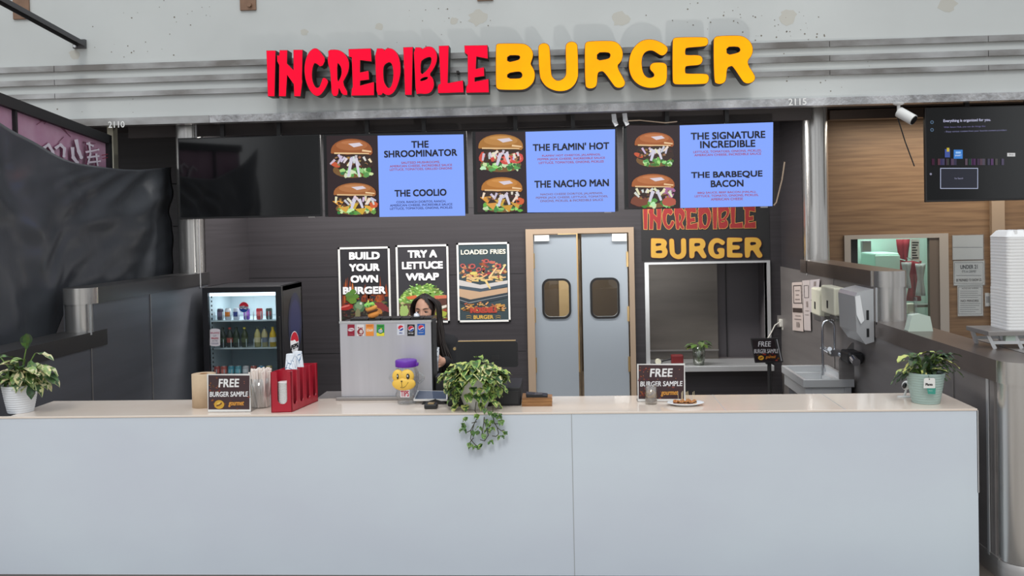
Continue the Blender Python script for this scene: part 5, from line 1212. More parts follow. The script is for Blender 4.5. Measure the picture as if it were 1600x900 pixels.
# straws in clear tub
p = on(408, 638, .05); hh = 60 * p.y / F
t = thing('straw_tub', 'clear tub packed with paper wrapped straws beside the red cup rack', 'tub', p)
MB().lathe([(0, 0), (.064, 0), (.068, hh * .78), (.066, hh * .78), (.062, .004), (0, .004)], p, 36).build('tub', 'clear_plastic', t)
sb = MB()
for k in range(95):
    a, r_ = k * 2.4, .057 * math.sqrt((k + .5) / 95); b = a + random.uniform(-.8, .8); r2_ = min(.074, r_ * random.uniform(.9, 1.35))
    sb.tube([p + Vector((r_ * math.cos(a), r_ * math.sin(a), .006)), p + Vector((r2_ * math.cos(b), r2_ * math.sin(b), hh * random.uniform(.92, 1.03)))], .0072, 6)
o = sb.build('straws', 'straw', t); o['kind'] = 'stuff'
# red lid and cup rack
pa, pb_ = on(424, 645), on(497, 626.5)
t = thing('cup_rack', 'red plastic rack holding lids and cups on the counter', 'rack', pa)
ra, rb_ = pa, pb_
front = on(456.5, 644)
dW = (front - pa); dW.z = 0; wid = dW.length; dW.normalize()
nD = Vector((-dW.y, dW.x, 0))
dL = Vector((pb_.x - front.x, pb_.y - front.y, 0)); Ln = dL.length; dL.normalize()
def rk(u, v, z): return pa + dW * u + dL * v + Vector((0, 0, z))
hr = (645 - 580) * pa.y / F
def slot_panel(v0, v1, mb):
    w_ = wid; sl0, sl1 = w_ * .3, w_ * .78
    prof = [(0, 0), (w_, 0), (w_, hr), (sl1, hr)] + [(sl1 - (sl1 - sl0) / 2 + (sl1 - sl0) / 2 * math.cos(k * PI / 8), hr * .32 - (sl1 - sl0) / 2 * math.sin(k * PI / 8)) for k in range(9)] + [(sl0, hr), (0, hr)]
    mb.prism([prof], lambda x, z: rk(x, v0, z), lambda x, z: rk(x, v1, z))
fr_ = MB(); slot_panel(0, .006, fr_); fr_.build('front_panel', 'red_plastic', t)
sp_ = MB(); nb = 4
prof = [(0, 0), (Ln, 0), (Ln, hr * .98)]
for k in range(nb):
    c = Ln * (nb - k - .5) / nb; hw = Ln * .07
    prof += [(c + hw, hr), ] + [(c + hw * math.cos(j * PI / 8), hr * .26 - hw * math.sin(j * PI / 8)) for j in range(9)] + [(c - hw, hr)]
prof += [(0, hr)]
sp_.prism([prof], lambda x, z: rk(wid - .0, x, z), lambda x, z: rk(wid - .006, x, z)); sp_.build('side_panel', 'red_plastic', t)
bp_ = MB().prism([[(0, 0), (Ln, 0), (Ln, hr), (0, hr)]], lambda x, z: rk(.006, x, z), lambda x, z: rk(0, x, z)); bp_.build('back_panel', 'red_plastic', t)
MB().prism([[(0, 0), (wid, 0), (wid, Ln), (0, Ln)]], lambda x, y: rk(x, y, .006), lambda x, y: rk(x, y, .0)).build('floor_panel', 'red_plastic', t)
for k in range(1, nb + 1):
    v = min(Ln - .006, Ln * k / nb); MB().prism([[(0, 0), (wid, 0), (wid, hr), (0, hr)]], lambda x, z: rk(x, v, z), lambda x, z: rk(x, v + .005, z)).build('divider', 'red_plastic', t)
rad = min(wid, Ln / nb) * .47
def bin_c(k): return rk(wid * .5, Ln * (k + .5) / nb, 0)
for k in range(24):
    c = bin_c(0) + Vector((0, 0, .007 + k * .0075))
    t2 = tag(MB().lathe([(0, .001), (rad * .9, 0), (rad, .002), (rad, .006), (rad * .82, .0068), (0, .0055)], c, 24).build('cup_cover', 'plastic_white', None, loc=c), 'white plastic lid stacked in the front bin of the red rack' if k < 23 else 'topmost white plastic lid in the front bin of the red rack', 'lid', 'white lids in the red rack' if k < 23 else None)
mat('cup_print', (232, 236, 242), .5)
def cup_stack(bin_, top_px, label):
    c = bin_c(bin_); zt_ = at(*top_px, Y=c.y).z; n = 9; hc = .12
    for k in range(n):
        z = .007 + (zt_ - CZ - hc - .007) * k / (n - 1)
        cc = c + Vector((0, 0, z)); rt_, rb2 = rad * .95, rad * .68
        lab = label + (' in the red rack' if k < n - 1 else ', topmost of its column in the red rack')
        t3 = thing('paper_cup', lab, 'cup', cc, (label + ' column') if k < n - 1 else None)
        if k < n - 1:
            MB().lathe([(rb2, hc), (rt_, .002), (rt_ + .002, 0), (rt_ - .002, .001)], cc, 24).build('cup', 'cup_print', t3)
        else:
            MB().lathe([(0, hc - .008), (rb2 - .002, hc - .006), (rb2, hc), (rt_, .002), (rt_ + .002, 0)], cc, 24).build('cup', 'cup_print', t3)
            A = MB(); rnd = random.Random(bin_)
            for _ in range(9):
                a0, z0 = rnd.uniform(-2.4, -.4), rnd.uniform(.02, hc - .02)
                for _2 in range(2):
                    a1, z1_ = a0 + rnd.uniform(-.7, .7), min(hc - .01, max(.01, z0 + rnd.uniform(-.05, .05)))
                    def sp(a, z, e): r_ = rt_ + (rb2 - rt_) * z / hc + .0012; return cc + Vector((r_ * math.cos(a), r_ * math.sin(a), z + e))
                    for s_ in range(4):
                        f0, f1 = s_ / 4, (s_ + 1) / 4; aa, ab = a0 + (a1 - a0) * f0, a0 + (a1 - a0) * f1; za, zb_ = z0 + (z1_ - z0) * f0, z0 + (z1_ - z0) * f1
                        A.add([sp(aa, za, -.0022), sp(ab, zb_, -.0022), sp(ab, zb_, .0022), sp(aa, za, .0022)], [(0, 1, 2, 3)], 0, False, (92, 136, 180))
                    a0, z0 = a1, z1_
            A.build('line_pattern', 'print', t3)
cup_stack(1, (456, 553), 'nearer white cup with blue lines')
cup_stack(2, (472, 549), 'farther white cup with blue lines')
c = bin_c(3)
for k in range(14):
    cc = c + Vector((0, 0, .007 + k * .0075))
    tag(MB().lathe([(0, .001), (rad * .9, 0), (rad, .002), (rad, .006), (rad * .82, .0068), (0, .0055)], cc, 20).build('cup_cover', 'black', None, loc=cc), 'black plastic lid in the rear bin of the red rack', 'lid', 'black lids in the red rack')

# tip jar with a monkey face
p = on(636, 630); hj = (630 - 561) * p.y / F; rj = 20 * p.y / F
t = thing('tip_jar', 'clear tip jar with a yellow monkey face, TIPS label and purple lid', 'jar', p)
MB().lathe([(0, .004), (rj * .72, 0), (rj * .75, .012), (rj * .68, .03), (rj * .9, hj * .2), (rj * .82, hj * .30), (rj * 1.0, hj * .5), (rj * .98, hj * .72), (rj * .75, hj * .82), (rj * .72, hj * .88)], p, 40).build('jar', 'clear_plastic', t)
for s_ in (-1, 1): MB().tube([p + Vector((s_ * rj * (.92 + .42 * math.sin(k * PI / 8)), .01, hj * (.45 + .26 * k / 8))) for k in range(9)], .008, 10).build('ear_handle', 'clear_plastic', t)
MB().lathe([(0, hj + .0), (rj * .8, hj), (rj * .86, hj - .006), (rj * .86, hj * .85), (rj * .8, hj * .85)], p, 40).build('lid', 'purple', t, bevel=.001)
MB().box(p.x - rj * .1, p.x + rj * .98, p.y - .02, p.y + .02, hj * .86 + CZ, hj * .93 + CZ).build('lid_tab', 'purple', t, bevel=.003)
fm = MB(); fy = p.y - rj * .78
for dx, dz, rx, rz in ((-.47, .66, .46, .155), (.25, .66, .55, .155)): fm.ball((p.x + dx * rj - .004, fy, p.z + dz * hj), (rj * rx, .022, hj * rz), 24)
fm.ball((p.x - .06 * rj, fy - .004, p.z + hj * .49), (rj * .93, .026, hj * .155), 28)
fm.build('monkey_face', 'monkey_yellow', t)
for dx, rx in ((-.5, .09), (.3, .14)):
    e = MB().ball((p.x + dx * rj, fy - .02, p.z + .665 * hj), (rj * rx, .006, hj * .065), 16).build('eye', 'black', t)
    MB().ball((p.x + dx * rj - .001, fy - .0245, p.z + .675 * hj), (rj * rx * .45, .003, hj * .022), 12).build('glint', 'plastic_white', e)
MB().ball((p.x - .18 * rj, fy - .03, p.z + .565 * hj), (.006, .004, .004), 12).build('nose', 'black', t)
MB().tube([(p.x - .18 * rj, fy - .031, p.z + .55 * hj), (p.x - .16 * rj, fy - .032, p.z + .43 * hj)], .0011, 6).tube([(p.x + (-.3 + .08 * k) * rj, fy - .0305 + .0012 * abs(k - 3) * .6, p.z + (.415 + .0035 * (k - 2) ** 2) * hj) for k in range(9)], .0012, 6).build('mouth', 'black', t)
A = Art(planeY(p.y - rj * .93), .0003); A.rect(625.5, 609, 640, 621, (224, 218, 222)); A.text('TIPS', 632.5, 615, 13, 9, (186, 40, 60), .02); A.build('label', 'print', t)

# tablet on a stand, card reader
p = on(676, 631)
t = thing('tablet', 'tablet lying on a low black stand left of the trailing plant', 'tablet', p)
za, zb_ = at(660, 611, Y=p.y + .1).z, at(660, 625, Y=p.y - .02).z
l0, l1 = at(646, 624, Y=p.y - .02), at(699, 624, Y=p.y - .02); u0, u1 = at(652, 610, Y=p.y + .12), at(700, 611, Y=p.y + .12)
mb = MB(); vs = [l0, l1, u1, u0]; dn = Vector((0, .004, -.012)); mb.add([Vector(v) for v in vs] + [Vector(v) + dn for v in vs], [(0, 1, 2, 3), (7, 6, 5, 4), (0, 4, 5, 1), (1, 5, 6, 2), (2, 6, 7, 3), (3, 7, 4, 0)]); mb.build('tablet_body', 'plastic_white', t)
mat('screen_blue', (86, 96, 116), .12)
lf = Vector((0, -.0004, .0012)); vs = [Vector(l0) * .96 + Vector(u1) * .04 + lf, Vector(l1) * .96 + Vector(u0) * .04 + lf, Vector(u1) * .95 + Vector(l0) * .05 + lf, Vector(u0) * .95 + Vector(l1) * .05 + lf]; MB().add(vs, [(0, 1, 2, 3)]).build('tablet_screen', 'screen_blue', t)
MB().prism([[(-.07, 0), (.09, 0), (.08, .012), (.02, .035), (-.05, .012)]], lambda x, z: p + Vector((x, -.02, z)), lambda x, z: p + Vector((x, .1, z))).build('stand', 'black', t)
MB().box(p.x - .02, p.x + .05, p.y + .0, p.y + .08, CZ + .02, (l0.z + u0.z) / 2 - .02).build('stand_neck', 'black', t)
p = on(674, 638)
t = thing('card_reader', 'small black card reader in front of the tablet', 'card reader', p)
MB().box(p.x - .042, p.x + .038, p.y - .03, p.y + .05, CZ, CZ + .03).build('body', 'black', t, bevel=.008); MB().box(p.x - .02, p.x + .02, p.y - .02, p.y + .03, CZ + .03, CZ + .034).build('slot', 'brass', t)

# cash drawer, till box, till screen
p = on(755, 634.5); dx0, dx1 = at(699, 620, Y=p.y).x, at(813, 620, Y=p.y).x; dzt = at(755, 606, Y=p.y).z
t = thing('cash_drawer', 'wide black cash drawer behind the trailing plant', 'drawer', ((dx0 + dx1) / 2, p.y, CZ))
MB().box(dx0, dx1, p.y, p.y + .36, CZ, dzt).build('body', 'black_matte', t, bevel=.006); MB().box(dx0 + .01, dx1 - .01, p.y - .006, p.y, CZ + .012, dzt - .02).build('drawer_front', 'black', t, bevel=.002)
p2_ = on(690, 627); bz = at(690, 594, Y=p2_.y).z; b0_, b1_ = at(681, 610, Y=p2_.y + .1).x, dx0 - .008
t = thing('till_box', 'black box between the soda tower and the cash drawer', 'box', ((b0_ + b1_) / 2, p2_.y, CZ))
MB().box(b0_, b1_, p2_.y + .1, p2_.y + .24, CZ, bz).build('body', 'black_matte', t, bevel=.004); MB().box(b0_, b1_, p2_.y + .095, p2_.y + .245, bz, bz + .006).build('lid', 'rail_dark', t)
YP = p.y + .22; sx0_, sx1_ = at(713, 555, Y=YP).x, at(809, 555, Y=YP).x; sz1, sz0_ = at(760, 533.5, Y=YP).z, at(760, 574, Y=YP).z
t = thing('till_screen', 'black till screen with its back to the customers above the plant', 'screen', ((sx0_ + sx1_) / 2, YP, dzt))
MB().prism([rrect(sx0_, sx1_, sz0_, sz1, .015, 4)], lambda x, z: Vector((x, YP, z)), lambda x, z: Vector((x, YP + .035, z))).build('housing', 'black_matte', t, bevel=.004)
MB().box(sx0_ + .012, sx1_ - .012, YP + .0, YP + .036, sz1 - .001, sz1 + .005).build('top_edge', 'brass', t, bevel=.002)
MB().box((sx0_ + sx1_) / 2 - .05, (sx0_ + sx1_) / 2 + .05, YP + .005, YP + .06, dzt + .01, sz0_ + .06).build('neck', 'black', t, bevel=.006); MB().box((sx0_ + sx1_) / 2 - .11, (sx0_ + sx1_) / 2 + .11, YP - .06, YP + .12, dzt, dzt + .014).build('foot', 'black', t, bevel=.005)
MB().box((sx0_ + sx1_) / 2 + .03, (sx0_ + sx1_) / 2 + .08, YP - .001, YP, sz1 - .12, sz1 - .09).build('badge', 'rail_dark', t)
q = at(713, 545, Y=YP); MB().tube([(q.x - .012, YP + .0, q.z), (q.x - .012, YP + .02, q.z)], .01, 12).build('side_button', 'brass', t)
# wooden boards with a dark stand
p = on(838, 635)
t = thing('wooden_board', 'stained wooden block on the counter beside the swing doors', 'board', p)
x0_, x1_ = at(815, 630, Y=p.y).x, at(862.5, 630, Y=p.y).x
MB().prism([[(x0_, p.y), (x1_, p.y), (x1_ + .0, p.y + .12), (x0_, p.y + .17)]], lambda x, y: Vector((x, y, CZ + .026)), lambda x, y: Vector((x, y, CZ))).build('lower_board', 'board', t, bevel=.003)
MB().prism([[(x0_ + .003, p.y + .004), (x1_ + .002, p.y + .006), (x1_, p.y + .12), (x0_, p.y + .17)]], lambda x, y: Vector((x, y, CZ + .052)), lambda x, y: Vector((x, y, CZ + .027))).build('upper_board', 'board', t, bevel=.003)
zf_ = CZ + .052
xa_, xb_ = at(823, 620, Y=p.y + .06).x, at(855, 620, Y=p.y + .06).x
t = thing('bill_tray', 'small flat black tray lying on the wooden block', 'tray', ((xa_ + xb_) / 2, p.y + .06, zf_))
MB().prism([[(xa_, zf_), (xb_ + .004, zf_), (xb_, zf_ + .010), (xa_ - .004, zf_ + .022)]], lambda x, z: Vector((x, p.y + .02, z)), lambda x, z: Vector((x, p.y + .11, z))).build('tray', 'black', t, bevel=.002)
MB().box(xa_ + .02, xb_ - .03, p.y + .03, p.y + .1, zf_ + .012, zf_ + .017).build('paper_slip', 'rail_dark', t)
# small white earbuds-like cable end
p = on(710, 639)
t = thing('cable_end', 'white cable end lying under the trailing plant', 'cable', p)
MB().tube([p + Vector((-.02, 0, .008)), p + Vector((.0, 0, .008))], .008, 10).build('plug', 'plug_white', t); MB().tube([p + Vector((0, 0, .006)), p + Vector((.05, .01, .004)), p + Vector((.12, .0, .004)), p + Vector((.2, .02, .004))], .003, 6).build('cord', 'plug_white', t)

# drinking glass and plate of samples
p = on(1017.5, 631); rg = 9.3 * p.y / F
t = thing('drinking_glass', 'clear glass in front of the right sample sign', 'glass', p); hg = (631 - 603) * p.y / F
MB().lathe([(0, .006), (0, 0), (rg * .93, 0), (rg, .006), (rg, hg), (rg * .94, hg), (rg * .92, .016), (0, .012)], p, 36).build('tumbler', 'drink_glass', t)
MB().lathe([(0, .013), (rg * .9, .014), (rg * .9, .022), (0, .022)], p, 30).build('water', 'clear_plastic', t)
p = on(1071, 633); rp_ = 28.5 * p.y / F
t = thing('plate', 'white oval plate of burger samples on the counter', 'plate', p)
MB().lathe([(0, .004), (rp_ * .55, 0), (rp_ * .62, .003), (rp_ * .95, .014), (rp_, .018), (rp_ * .97, .02), (rp_ * .6, .009), (0, .008)], p, 48, 0, None, .62).build('dish', 'plate_white', t)
k = 0
for i in range(13):
    a = i * 2.4; r_ = .66 * math.sqrt((i + .5) / 13) * rp_; q = p + Vector((r_ * math.cos(a), r_ * .55 * math.sin(a), .009))
    lab = 'bite sized burger sample piece on the white oval plate'
    t2 = thing('burger_sample', lab, 'food', q, 'burger samples on the plate')
    Mz = Matrix.Translation(q) @ Matrix.Rotation(i * 1.3, 4, 'Z')
    MB().box(-.012, .012, -.011, .011, 0, .008, 0, Mz).build('bottom_bun', 'food_brown', t2, bevel=.003)
    MB().box(-.012, .012, -.011, .011, .008, .013, 0, Mz, jit((86, 52, 34), 10)).build('patty', 'print', t2)
    MB().box(-.011, .012, -.011, .011, .013, .022, 0, Mz).build('top_bun', 'food_brown', t2, bevel=.003)
    if i < 9: MB().tube([q + Vector((0, 0, .02)), q + Vector((random.uniform(-.006, .006), 0, .075))], .0012, 5).build('pick', 'pick', t2)

# ------------------------------------------------------------------ plants
def leaf(mb, base, dirv, ln, wd, droop, mid, edge, fold=.25, heart=True):
    """one leaf: base point, direction, length, width; edge and middle colours"""
    d = dirv.normalized(); sd = d.cross(Vector((0, 0, 1)))
    sd = sd.normalized() if sd.length > .05 else Vector((1, 0, 0)); up = sd.cross(d)
    n = 7; prof = [.55, .95, 1., .88, .66, .36, .03] if heart else [.25, .6, .85, 1., .85, .5, .03]
    rows = []; p = Vector(base); dd = d.copy(); st = ln / (n - 1)
    for i in range(n):
        w_ = wd / 2 * prof[i]; tw = random.uniform(-.006, .006)
        row = []
        for k in (-1, -.55, 0, .55, 1): row.append(p + sd * w_ * k + up * (abs(k) ** 1.5 * w_ * fold + tw * k))
        rows.append(row); dd = (dd - Vector((0, 0, droop / n))).normalized(); up = sd.cross(dd); p = p + dd * st
    vs = [v for r in rows for v in r]
    for i in range(n - 1):
        for k in range(4):
            inner = k in (1, 2)
            c = mid if (inner and random.random() > .22) or (not inner and random.random() < .25) else edge
            if i >= n - 2 and not inner: c = edge
            f = (i * 5 + k, i * 5 + k + 1, (i + 1) * 5 + k + 1, (i + 1) * 5 + k)
            mb.add([vs[q] for q in f], [(0, 1, 2, 3)], 0, False, jit(c, 8))
def pot_build(t, p, rb, rt, h, m, ribs=0, n=40, soil=True):
    prof = [(0, .002), (rb, 0)]
    k = max(ribs, 6)
    for i in range(1, 5 * k + 1):
        f = i / (5 * k); r = rb + (rt - rb) * f ** .85 + (.0009 * math.sin(f * k * 2 * PI) if ribs else 0); prof.append((r, h * f))
    prof += [(rt - .006, h), (rt - .01, h - .03)]
    MB().lathe(prof, p, n).build('pot', m, t)
    MB().lathe([(rt - .009, h - .02), (0, h - .012)], p, n).build('soil', 'soil', t)
GRN = [(74, 108, 52), (58, 92, 46), (92, 128, 60), (48, 78, 42)]; CRM = [(196, 200, 120), (176, 192, 108), (146, 172, 84), (208, 206, 146)]
# trailing plant in a tapered white pot
p = on(744, 642, .09); hp = .2
t = thing('trailing_plant', 'variegated trailing plant in a tapered white pot at the counter edge', 'plant', p)
pot_build(t, p, .065, .135, hp, 'planter_white')
fl = MB(); stm = MB()
top = p + Vector((0, 0, hp))
for i in range(150):
    a = random.uniform(0, 2 * PI); e = random.random() ** .6
    r = .165 * math.sqrt(random.random()); b = top + Vector((r * 1.02 * math.cos(a) + .0, r * (.8 if math.sin(a) < 0 else .15) * math.sin(a) - .03, .15 * (1 - (r / .175) ** 2) * random.uniform(.3, 1.05) - .03 - -0 + .04 * (r / .165) ** 3))
    d = Vector((math.cos(a) * (.4 + r * 3) + random.uniform(-.4, .4), -abs(math.sin(a)) * (.4 + r * 3) - .35 + random.uniform(-.3, .25), random.uniform(-.5, .35)))
    if random.random() < .5: stm.tube([top + Vector((math.cos(a) * .05, math.sin(a) * .05, -.02)), (top + b) / 2 + Vector((0, 0, .04)), b], .0022, 5, 0, False)
    leaf(fl, b, d, random.uniform(.075, .105), random.uniform(.052, .074), random.uniform(.4, 1.2), random.choice(GRN), random.choice(CRM))
for i in range(48):                                                        # leaves down the sides and front of the pot
    a = random.uniform(-2.9, -.2) if i % 3 else random.choice([random.uniform(-.5, .3), random.uniform(2.8, 3.7)])
    z = hp * random.uniform(.15, 1.0); r = .065 + .07 * z / hp + random.uniform(.012, .055)
    if abs(math.cos(a)) < .55 and random.random() < .45 and z < hp * .75: continue
    b = p + Vector((r * math.cos(a), r * math.sin(a), z)); leaf(fl, b, Vector((math.cos(a) * .5 + random.uniform(-.6, .6), math.sin(a) * .8, -.3)), random.uniform(.055, .08), random.uniform(.042, .058), .9, random.choice(GRN), random.choice(CRM[:3]))
def vine(pxs, Y=None, r=.0028):
    pts = [at(x, y, Y=CF - .022 if y > 647 else CF + .02) for x, y in pxs]
    stm.tube(pts, r, 6, 0, False)
    return pts
vines = [[(744, 628), (742, 642), (747, 650), (741, 662), (737, 676), (735, 686), (740, 692), (745, 697)], [(756, 625), (757, 645), (756, 660), (754, 672), (753, 682)], [(770, 622), (770, 645), (772, 660), (777, 668), (779, 678), (775, 682), (769, 681)], [(756, 655), (760, 668), (763, 680), (757, 689), (750, 687)], [(741, 662), (735, 673), (728, 676)], [(777, 668), (783, 673), (788, 672)], [(740, 684), (735, 690), (733, 697)], [(745, 659), (737, 661)], [(772, 662), (780, 662)]]
for v in vines: vine(v)
for x, y in ((730, 654), (722, 664), (724, 673), (738, 676), (733, 694), (742, 699), (751, 696), (750, 669), (747, 676), (755, 681), (766, 691), (765, 664), (768, 670), (771, 659), (764, 672), (778, 652), (784, 659), (783, 683), (788, 676), (779, 648), (757, 641), (748, 650), (764, 645), (727, 667), (735, 698), (760, 658), (773, 648)):
    b = at(x, y - 3, Y=CF - .026)
    for _ in range(2): leaf(fl, b + Vector((random.uniform(-.008, .008), random.uniform(-.012, .0), 0)), Vector((random.uniform(-.9, .9), -.5, -.5)), random.uniform(.028, .04), random.uniform(.022, .032), .7, random.choice(GRN), random.choice([GRN[2], (130, 160, 96), CRM[2]]))
fl.build('foliage', 'leafcol', t); stm.build('stems', 'stem', t)
def big_plant(t, p, h, spec, mids, edges):
    fl = MB(); st = MB(); top = p + Vector((0, 0, h - .02))
    for (px, py, dx, dz, ln, wd, dy, kind) in spec:
        b = at(px, py, Y=p.y + dy)
        st.tube([top + Vector(((b.x - top.x) * .15, dy * .3, 0)), top.lerp(b, .55) + Vector((0, 0, .02)), b], .004, 6, 0, False)
        leaf(fl, b, Vector((dx, -.35, dz)), ln, wd, .9, random.choice(mids) if kind != 2 else random.choice(edges), random.choice(edges) if kind else random.choice(mids), .3, False)
    fl.build('foliage', 'leafcol', t); st.build('stems', 'stem_green', t)
GR2 = [(84, 112, 62), (70, 98, 60), (106, 134, 76), (60, 84, 56)]; CR2 = [(206, 206, 160), (186, 194, 140), (216, 208, 160), (150, 170, 110)]
p = on(32.5, 647, .075); hp = (647 - 602) * p.y / F
t = thing('potted_plant', 'variegated plant in a ribbed white pot at the left end of the counter', 'plant', p)
pot_build(t, p, 19 * p.y / F, 27.5 * p.y / F, hp, 'planter_blue', 12)
sp = []
for i in range(80):
    a = random.uniform(0, 2 * PI); r = random.uniform(3, 34); px = 36 + r * math.cos(a) * 1.15; py = 585 - r * .75 * max(0, math.sin(a)) + random.uniform(-6, 10)
    sp.append((px, py, (px - 34) / 26 + random.uniform(-.4, .4), random.uniform(-.55, .45) - abs(px - 34) / 90, random.uniform(.09, .14), random.uniform(.05, .07), random.uniform(-.09, .07), random.choice((0, 1, 1, 2))))
sp += [(41, 545, .25, 1.1, .13, .075, -.02, 0), (55, 552, 1.4, .2, .16, .05, .0, 1), (70, 570, 1.2, -.25, .13, .05, -.03, 1), (2, 560, -.3, 1.2, .15, .03, 0, 0), (10, 580, -1.2, -.3, .13, .05, 0, 1), (38, 575, .7, .1, .13, .07, -.08, 2), (28, 566, -.9, .3, .12, .05, -.05, 2), (55, 598, .9, -.9, .11, .055, -.08, 1), (46, 600, .4, -1.2, .1, .055, -.09, 0)]
big_plant(t, p, hp, sp, GR2, CR2)
p = on(1446.5, 633, .085); hp = (633 - 586) * p.y / F
t = thing('potted_plant', 'leafy plant in a pale teal pot with a tag, right end of the counter', 'plant', p)
pot_build(t, p, 19.5 * p.y / F, 28 * p.y / F, hp, 'planter_teal', 12)
sp = [(1420, 556, -1.2, -.05, .09, .07, -.04, 2), (1434, 556, .9, .7, .11, .05, -.04, 1), (1430, 566, -.9, -.25, .11, .045, -.06, 1), (1426, 562, -.6, -.9, .09, .05, -.03, 1), (1470, 561, 1.2, -.1, .12, .035, 0, 1), (1440, 570, .1, -.8, .1, .04, -.06, 1)]
for i in range(44):
    px = random.gauss(1450, 15); py = random.uniform(552, 582); sp.append((px, py, (px - 1446) / 22 + random.uniform(-.6, .6), random.uniform(-.5, .8), random.uniform(.07, .11), random.uniform(.034, .052), random.uniform(-.08, .08), random.choice((0, 0, 0, 1))))
for px, py, dx in ((1415, 577, -1.2), (1410, 583, -1.1), (1418, 584, -1.3), (1481, 572, 1.2)): sp.append((px, py, dx, -.35, .11, .022, -.02, 0))
big_plant(t, p, hp, sp, [(52, 72, 46), (64, 88, 54), (44, 62, 42), (76, 96, 60)], [(214, 214, 128), (196, 204, 120), (150, 166, 96)])
rt_ = 28 * p.y / F; Yt = p.y - rt_ - .004
A = Art(planeY(Yt), .0004); A.poly([(1448, 605), (1456, 604), (1462, 606), (1461.5, 616), (1450, 615.5)], (60, 150, 134)); A.text('PRIDE', 1454, 610.5, 6, 2, (170, 210, 200)); A.poly([(1443.5, 592), (1446, 590.5), (1459, 590.5), (1461, 592.5), (1461, 606.5), (1443, 606.5)], (232, 232, 228)); A.ell(1452, 592.5, 1, 1, (90, 90, 90)); A.text('Plants', 1451.5, 600.5, 11, 4.2, (50, 50, 52), .03); A.build('tag', 'print', t)
MB().tube([at(1452, 592, Y=Yt), at(1451, 588, Y=Yt), at(1451, 585, Y=Yt + .02)], .0015, 5).build('tag_string', 'stem', t)
# little camera behind the teal pot
p = on(1413, 619, -.03)
t = thing('desk_camera', 'tiny white desk camera behind the teal potted plant', 'camera', p)
MB().lathe([(0, 0), (.045, 0), (.045, .005), (.01, .01), (0, .01)], p, 24, 0, None, .6).build('base', 'plastic_white', t); MB().tube([p + Vector((.0, 0, .008)), p + Vector((.012, 0, .045))], .007, 8).build('neck', 'plastic_white', t)
MB().ball(p + Vector((.012, -.0, .075)), (.026, .018, .03), 20, 0, None, Matrix.Rotation(.35, 3, 'Y')).build('head', 'plastic_white', t); MB().ball(p + Vector((-.002, -.012, .075)), (.013, .014, .021), 16, 0, None, Matrix.Rotation(.35, 3, 'Y')).build('lens', 'black_gloss', t)

# ------------------------------------------------------------------ the woman behind the soda tower
YH = 7.0
hc = at(664, 489, Y=YH)                                        # middle of the head
t = thing('person', 'woman with long dark hair in black looking down behind the soda tower', 'person', (hc.x, YH + .08, 0))
hc = at(664, 485, Y=YH)
ROT = Matrix.Rotation(math.radians(-8), 3, 'Z') @ Matrix.Rotation(math.radians(4), 3, 'X')   # head turned and bent down
def hd(x, y, z): return hc + ROT @ Vector((x, y, z))
def gs(x, z, cx, cz, sx_, sz_): return math.exp(-((x - cx) / sx_) ** 2 - ((z - cz) / sz_) ** 2)
def skull(th, ph, grow=1.0, face=True):
    dx, dy, dz = math.sin(th) * math.cos(ph), math.sin(th) * math.sin(ph), math.cos(th)
    x, y, z = .074 * dx * grow, .094 * dy * grow, .118 * dz * grow
    if z < 0: x *= 1 - .34 * (-z / .118) ** 1.6; y = y * (1 - .12 * (-z / .118)) if y > 0 else y
    if y > 0 and z < -.02: y *= .8
    if face and y < 0:
        f = min(1, -dy * 1.6)
        y -= f * (.024 * gs(x, z, 0, -.028, .011, .02) + .012 * gs(x, z, 0, -.005, .009, .026) + .006 * gs(x, z, 0, -.062, .024, .010) + .008 * gs(x, z, 0, -.098, .02, .016) + .005 * (gs(x, z, .034, -.03, .02, .02) + gs(x, z, -.034, -.03, .02, .02)) + .004 * gs(x, z, 0, .028, .05, .012))
        y += f * .013 * (gs(x, z, .031, .004, .017, .012) + gs(x, z, -.031, .004, .017, .012))
        y += f * .003 * gs(x, z, 0, -.063, .02, .0025)
    return x, y, z
def skin_chain(mb, pts, rs):
    for i in range(len(pts)): mb.ball(pts[i], rs[i], 14)
    for i in range(len(pts) - 1):
        a, b = Vector(pts[i]), Vector(pts[i + 1]); k = max(1, int((b - a).length / (.5 * min(rs[i], rs[i + 1]))))
        mb.tube([a.lerp(b, j / k) for j in range(k + 1)], [rs[i] + (rs[i + 1] - rs[i]) * j / k for j in range(k + 1)], 14)
body = MB(); nT, nP = 60, 72
vs = [hd(*skull(PI * i / nT, 2 * PI * k / nP)) for i in range(nT + 1) for k in range(nP)]
body.add(vs, [(i * nP + k, (i + 1) * nP + k, (i + 1) * nP + (k + 1) % nP, i * nP + (k + 1) % nP) for i in range(nT) for k in range(nP)], 0, True)
for s_ in (-1, 1): body.ball(hd(s_ * .073, .008, -.012), (.010, .018, .03), 14)
bx, by = hc.x + .015, YH + .09
shz_ = hc.z - .255
neck = [hd(0, .03, -.07), Vector((bx, by - .02, shz_ + .03))]
skin_chain(body, neck, [.052, .056])
skin_chain(body, [(bx, by, shz_ - .02), (bx, by, shz_ - .2), (bx, by, shz_ - .38), (bx, by, shz_ - .52)], [.10, .115, .10, .125])
SHL, SHR = Vector((bx + .165, by, shz_ - .02)), Vector((bx - .165, by, shz_ - .02))
hand = at(684, 566, Y=6.72)
ELB = Vector((SHL.x + .05, by - .03, shz_ - .30)); WRI = hand + Vector((.055, .05, .0))
ELR = Vector((SHR.x - .03, by - .05, shz_ - .29)); WRR = Vector((bx - .12, by - .28, hand.z - .02))
for S_, E_, W_ in ((SHL, ELB, WRI), (SHR, ELR, WRR)):
    skin_chain(body, [Vector((bx, by, shz_ + .0)), S_], [.06, .058]); skin_chain(body, [S_, E_], [.054, .042]); skin_chain(body, [E_, W_], [.041, .026])
